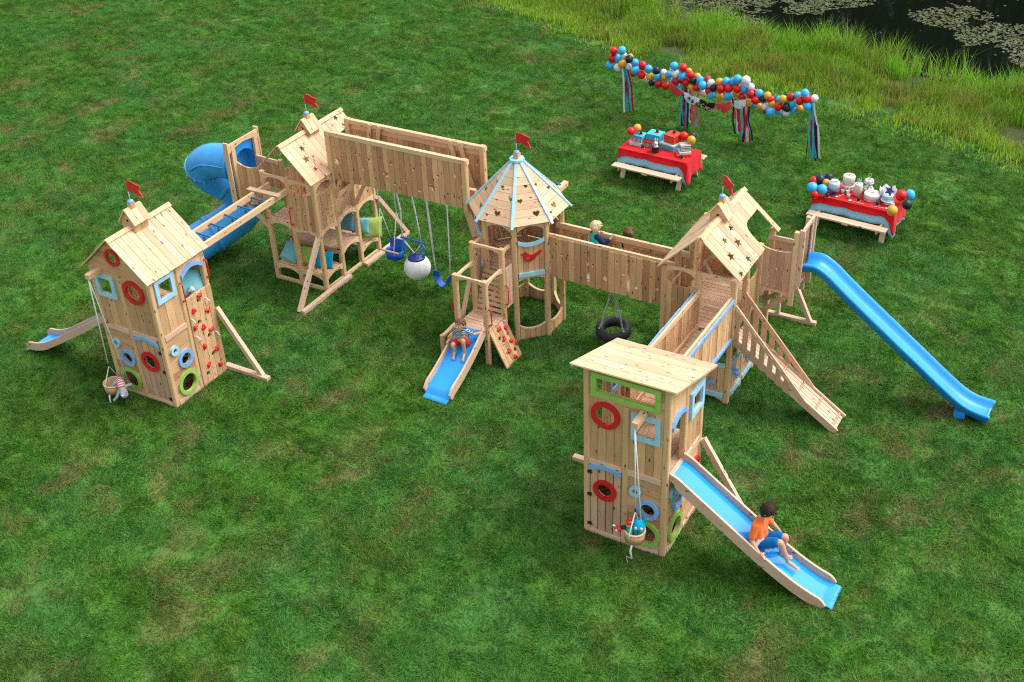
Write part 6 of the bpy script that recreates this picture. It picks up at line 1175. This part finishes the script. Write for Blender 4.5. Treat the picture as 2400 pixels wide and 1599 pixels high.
keep = inview(P, .15) & ((t < 1.0 + .10 * cn) | (rs.random(n0) < .10)) & ((t > .06 + .10 * cn) | (rs.random(n0) < .2)) & (cn > -.55 + .5 * rs.random(n0)) & (rs.random(n0) < .62); x, y, t, cn = x[keep], y[keep], t[keep], cn[keep]; n = len(x)
hgt = np.interp(t, [-.1, .0, .18, .5, .8, 1.0, 1.2], [.08, .14, .30, .52, .70, .82, .75]) * (.55 + .7 * rs.random(n)) * (1 + .75 * cn) * (1 + .25 * (t > .85)); z0 = np.maximum(ground_z(x, y), WZ - .08)
az = rs.random(n) * 2 * pi; ln_ = (.10 + .45 * rs.random(n) ** 2) * hgt; lx, ly = np.cos(az) * ln_ + .05 * hgt, np.sin(az) * ln_; pa = rs.random(n) * pi; wd = .005 + .007 * rs.random(n); wx, wy = np.cos(pa) * wd, np.sin(pa) * wd
V = np.zeros((n, 5, 3)); 
for i, (k_, f_, q) in enumerate(((0, 0, 1), (0, 0, -1), (.55, .28, .8), (.55, .28, -.8), (1., 1., 0))): V[:, i] = np.stack([x + lx * f_ + wx * q, y + ly * f_ + wy * q, z0 + hgt * k_ * (1 - .15 * f_)], -1)
b_ = np.arange(n)[:, None] * 5; F = np.concatenate([b_ + np.array([[0, 1, 3]]), b_ + np.array([[0, 3, 2]]), b_ + np.array([[2, 3, 4]])], 1).reshape(-1, 3)
me = bpy.data.meshes.new('tall_grass'); me.from_pydata(V.reshape(-1, 3).tolist(), [], F.tolist()); me.materials.append(M['tall']); a = me.attributes.new('tone', 'FLOAT', 'POINT'); a.data.foreach_set('value', np.repeat(np.clip(t, 0, 1), 5).astype(np.float32))
o = bpy.data.objects.new('tall_grass', me); COL.objects.link(o); tag(o, 'tall unmown grass and reeds along the pond bank', 'tall grass', None, 'stuff')
# pond
m_, nt, b = newmat('pond_water'); b.inputs['Base Color'].default_value = (.004, .006, .004, 1); b.inputs['Roughness'].default_value = .06; b.inputs['IOR'].default_value = 1.33
n = N(nt, 'ShaderNodeTexNoise', i_Scale=3., i_Detail=3.); L(nt, N(nt, 'ShaderNodeNewGeometry').outputs['Position'], n.inputs[0]); bp = N(nt, 'ShaderNodeBump', i_Strength=.12, i_Distance=.02); L(nt, n.outputs[0], bp.inputs['Height']); L(nt, bp.outputs[0], b.inputs['Normal']); M['water'] = m_
wxs = np.arange(-69, 70, 1.5); vv = [(float(a), float(shore(a)) - .5, WZ) for a in wxs] + [(float(a), 58., WZ) for a in wxs]; k = len(wxs)
me = bpy.data.meshes.new('water'); me.from_pydata(vv, [], [(i, i + 1, k + i + 1, k + i) for i in range(k - 1)]); me.materials.append(m_); wo = bpy.data.objects.new('water', me); COL.objects.link(wo); wo['kind'] = 'structure'
LA = [(-2.1, 21.7), (-.3, 20.1), (.7, 18.95), (1.5, 19.7), (1.9, 20.4), (2.4, 21.0), (1.7, 21.5), (2.3, 22.5), (3.06, 22.15), (3.9, 22.5), (4.14, 23.2), (5.05, 24.0), (4.94, 24.7), (3, 27), (-4, 27), (-5, 23.5)]
LB = [(6.33, 23.3), (7.57, 23.0), (8.33, 22.5), (8.88, 21.4), (9.76, 21.6), (10.5, 21.5), (10.24, 20.5), (12.5, 18.5), (14, 21), (10.8, 24.2), (9.28, 24.06), (8.95, 24.9), (7.36, 25.4)]
def inpoly(px_, py_, poly):
    c = np.zeros(len(px_), bool); j = len(poly) - 1
    for i in range(len(poly)):
        (x1, y1), (x2, y2) = poly[i], poly[j]; c ^= ((y1 > py_) != (y2 > py_)) & (px_ < (x2 - x1) * (py_ - y1) / (y2 - y1 + 1e-9) + x1); j = i
    return c
n0 = 60000; x = rs.uniform(-6, 14, n0); y = rs.uniform(17, 27, n0); q = np.array([mn.noise((a * 1.1, b * 1.1, 2.)) + .6 * mn.noise((a * 3.2, b * 3.2, 4.)) for a, b in zip(x, y)])
sh = (y - shore(x)); xj, yj = x + q * .5, y + np.roll(q, 7) * .0 + q * .35; keep = ((inpoly(xj, yj, LA) | inpoly(xj, yj, LB)) & (q > -.30) & (rs.random(n0) < .62)) | ((sh < .9) & (sh > 0) & (q > .12) & (rs.random(n0) < .5)) | (rs.random(n0) < .004); x, y = x[keep], y[keep]; n = len(x)
rad = rs.uniform(.022, .062, n); ph = rs.random(n) * 2 * pi; V = np.zeros((n, 8, 3))
for i in range(8): r8 = rad * (1 if i else .25); V[:, i] = np.stack([x + r8 * np.cos(ph + i * pi / 4), y + r8 * np.sin(ph + i * pi / 4), np.full(n, WZ + .006) + rs.uniform(0, .012, n) + .15 * rad * np.cos(i * pi / 4 + ph * 3)], -1)
me = bpy.data.meshes.new('lily_pads'); me.from_pydata(V.reshape(-1, 3).tolist(), [], (np.arange(n)[:, None] * 8 + np.arange(8)[None]).tolist())
m_, nt, b = newmat('lily_pad_leaf'); g = N(nt, 'ShaderNodeNewGeometry'); r = g.outputs['Random Per Island']; c = mixc(nt, mapr(nt, r, 0, 1, 0, 1), (.04, .062, .015), (.11, .125, .045)); c = mixc(nt, mapr(nt, r, .86, .88, 0, .7), c, (.11, .075, .05)); L(nt, c, b.inputs['Base Color']); b.inputs['Roughness'].default_value = .4; me.materials.append(m_)
o = bpy.data.objects.new('lily_pads', me); COL.objects.link(o); tag(o, 'pale lily pads floating in drifts on the dark pond', 'lily pads', None, 'stuff')
# trees beyond the pond, seen as its dark mirror image
def leafmat(): 
    m, nt, b = newmat('dark_leaves'); c = mixc(nt, N(nt, 'ShaderNodeNewGeometry').outputs['Random Per Island'], (.014, .035, .009), (.04, .08, .018)); L(nt, c, b.inputs['Base Color']); b.inputs['Roughness'].default_value = .6; return m
M['leaf'] = leafmat(); M['bark'] = paint('bark', (.06, .045, .03), .9, .2, .4, 8.)
def tree_proto():
    t = thing('broadleaf_tree', 'tall dark broadleaf tree beyond the pond, mirrored in its water', 'tree', (0, 0, 0), 'trees beyond the pond'); m = MB(); m.tube([(0, 0, -.5), (.1, 0, 3), (.0, .2, 7), (.2, 0, 13)], .35, 10, scales=[1.2, 1, .7, .25])
    for k_ in range(9): a = k_ * 2.4; h_ = 3 + k_ * 1.1; m.tube([(0, .1, h_), (1.6 * cos(a), 1.6 * sin(a), h_ + 1.2), (3.2 * cos(a), 3.2 * sin(a), h_ + 1.8)], .12, 6, scales=[1, .7, .3])
    m.build('trunk', 'bark', t); nl = 7500; cc = rs.normal(size=(60, 3)); cc /= np.linalg.norm(cc, axis=1)[:, None]; cc *= rs.uniform(.35, 1, 60)[:, None] ** .5; cc = cc * [4.2, 4.2, 8.2] + [0, 0, 8.8]; ci = rs.integers(0, 60, nl); p = cc[ci] + rs.normal(size=(nl, 3)) * [.85, .85, .8]; p[:, 2] = np.maximum(p[:, 2], .1)
    a1 = rs.normal(size=(nl, 3)); a1 /= np.linalg.norm(a1, axis=1)[:, None]; a2 = np.cross(a1, rs.normal(size=(nl, 3))); a2 /= np.linalg.norm(a2, axis=1)[:, None]; s_ = rs.uniform(.10, .24, nl)[:, None]
    V = np.stack([p - a1 * s_, p + a2 * s_ * .6, p + a1 * s_, p - a2 * s_ * .6], 1); me = bpy.data.meshes.new('crown'); me.from_pydata(V.reshape(-1, 3).tolist(), [], np.arange(nl * 4).reshape(-1, 4).tolist()); me.materials.append(M['leaf']); o = bpy.data.objects.new('crown', me); COL.objects.link(o); o.parent = t; return t
tp = tree_proto()
for i, (x, y, sc) in enumerate(((-20, 50, 1.), (-14.5, 46, .95), (-9.5, 49, 1.05), (-5, 46, 1.), (-.5, 48, 1.1), (4, 45, 1.), (8.5, 48, 1.05), (13, 46, 1.), (18, 49, 1.1), (23, 45, .95), (-2.5, 53, 1.2), (6.5, 53, 1.2), (15.5, 54, 1.2))):
    o = tp if i == 0 else copy_tree(tp); o.location = (x, y, .2); o.rotation_euler = (0, 0, i * 1.7); o.scale = (sc, sc, sc)
# ------------------------------------------------------------------ light
w = bpy.data.worlds.new('World'); scene.world = w; w.use_nodes = True; nt = w.node_tree; bg = nt.nodes['Background']; sky = nt.nodes.new('ShaderNodeTexSky'); sky.sky_type = 'NISHITA'; sky.sun_disc = False
SE, SA = R(58), R(35)      # elevation; azimuth from +x towards +y
sky.sun_elevation = SE; sky.sun_rotation = pi / 2 - SA; sky.dust_density = 4.; sky.ozone_density = .6; sky.air_density = 1.
hs = nt.nodes.new('ShaderNodeHueSaturation'); hs.inputs['Saturation'].default_value = .18; nt.links.new(sky.outputs[0], hs.inputs['Color']); nt.links.new(hs.outputs[0], bg.inputs[0]); bg.inputs[1].default_value = .165
sl = bpy.data.lights.new('sun', 'SUN'); sl.energy = .7; sl.angle = R(45); sl.color = (1, .95, .87); so = bpy.data.objects.new('sun', sl); COL.objects.link(so)
dv = Vector((cos(SE) * cos(SA), cos(SE) * sin(SA), sin(SE))); so.rotation_euler = dv.to_track_quat('Z', 'Y').to_euler(); so.location = (0, 0, 30)
vs = scene.view_settings; vs.view_transform = 'Standard'; vs.look = 'None'; vs.gamma = 1; vs.exposure = 0.92
scene.cycles.use_adaptive_sampling = False; scene.cycles.sample_clamp_indirect = 4; scene.cycles.diffuse_bounces = 3; scene.cycles.max_bounces = 6; scene.cycles.use_denoising = False; scene.cycles.filter_width = 1.2
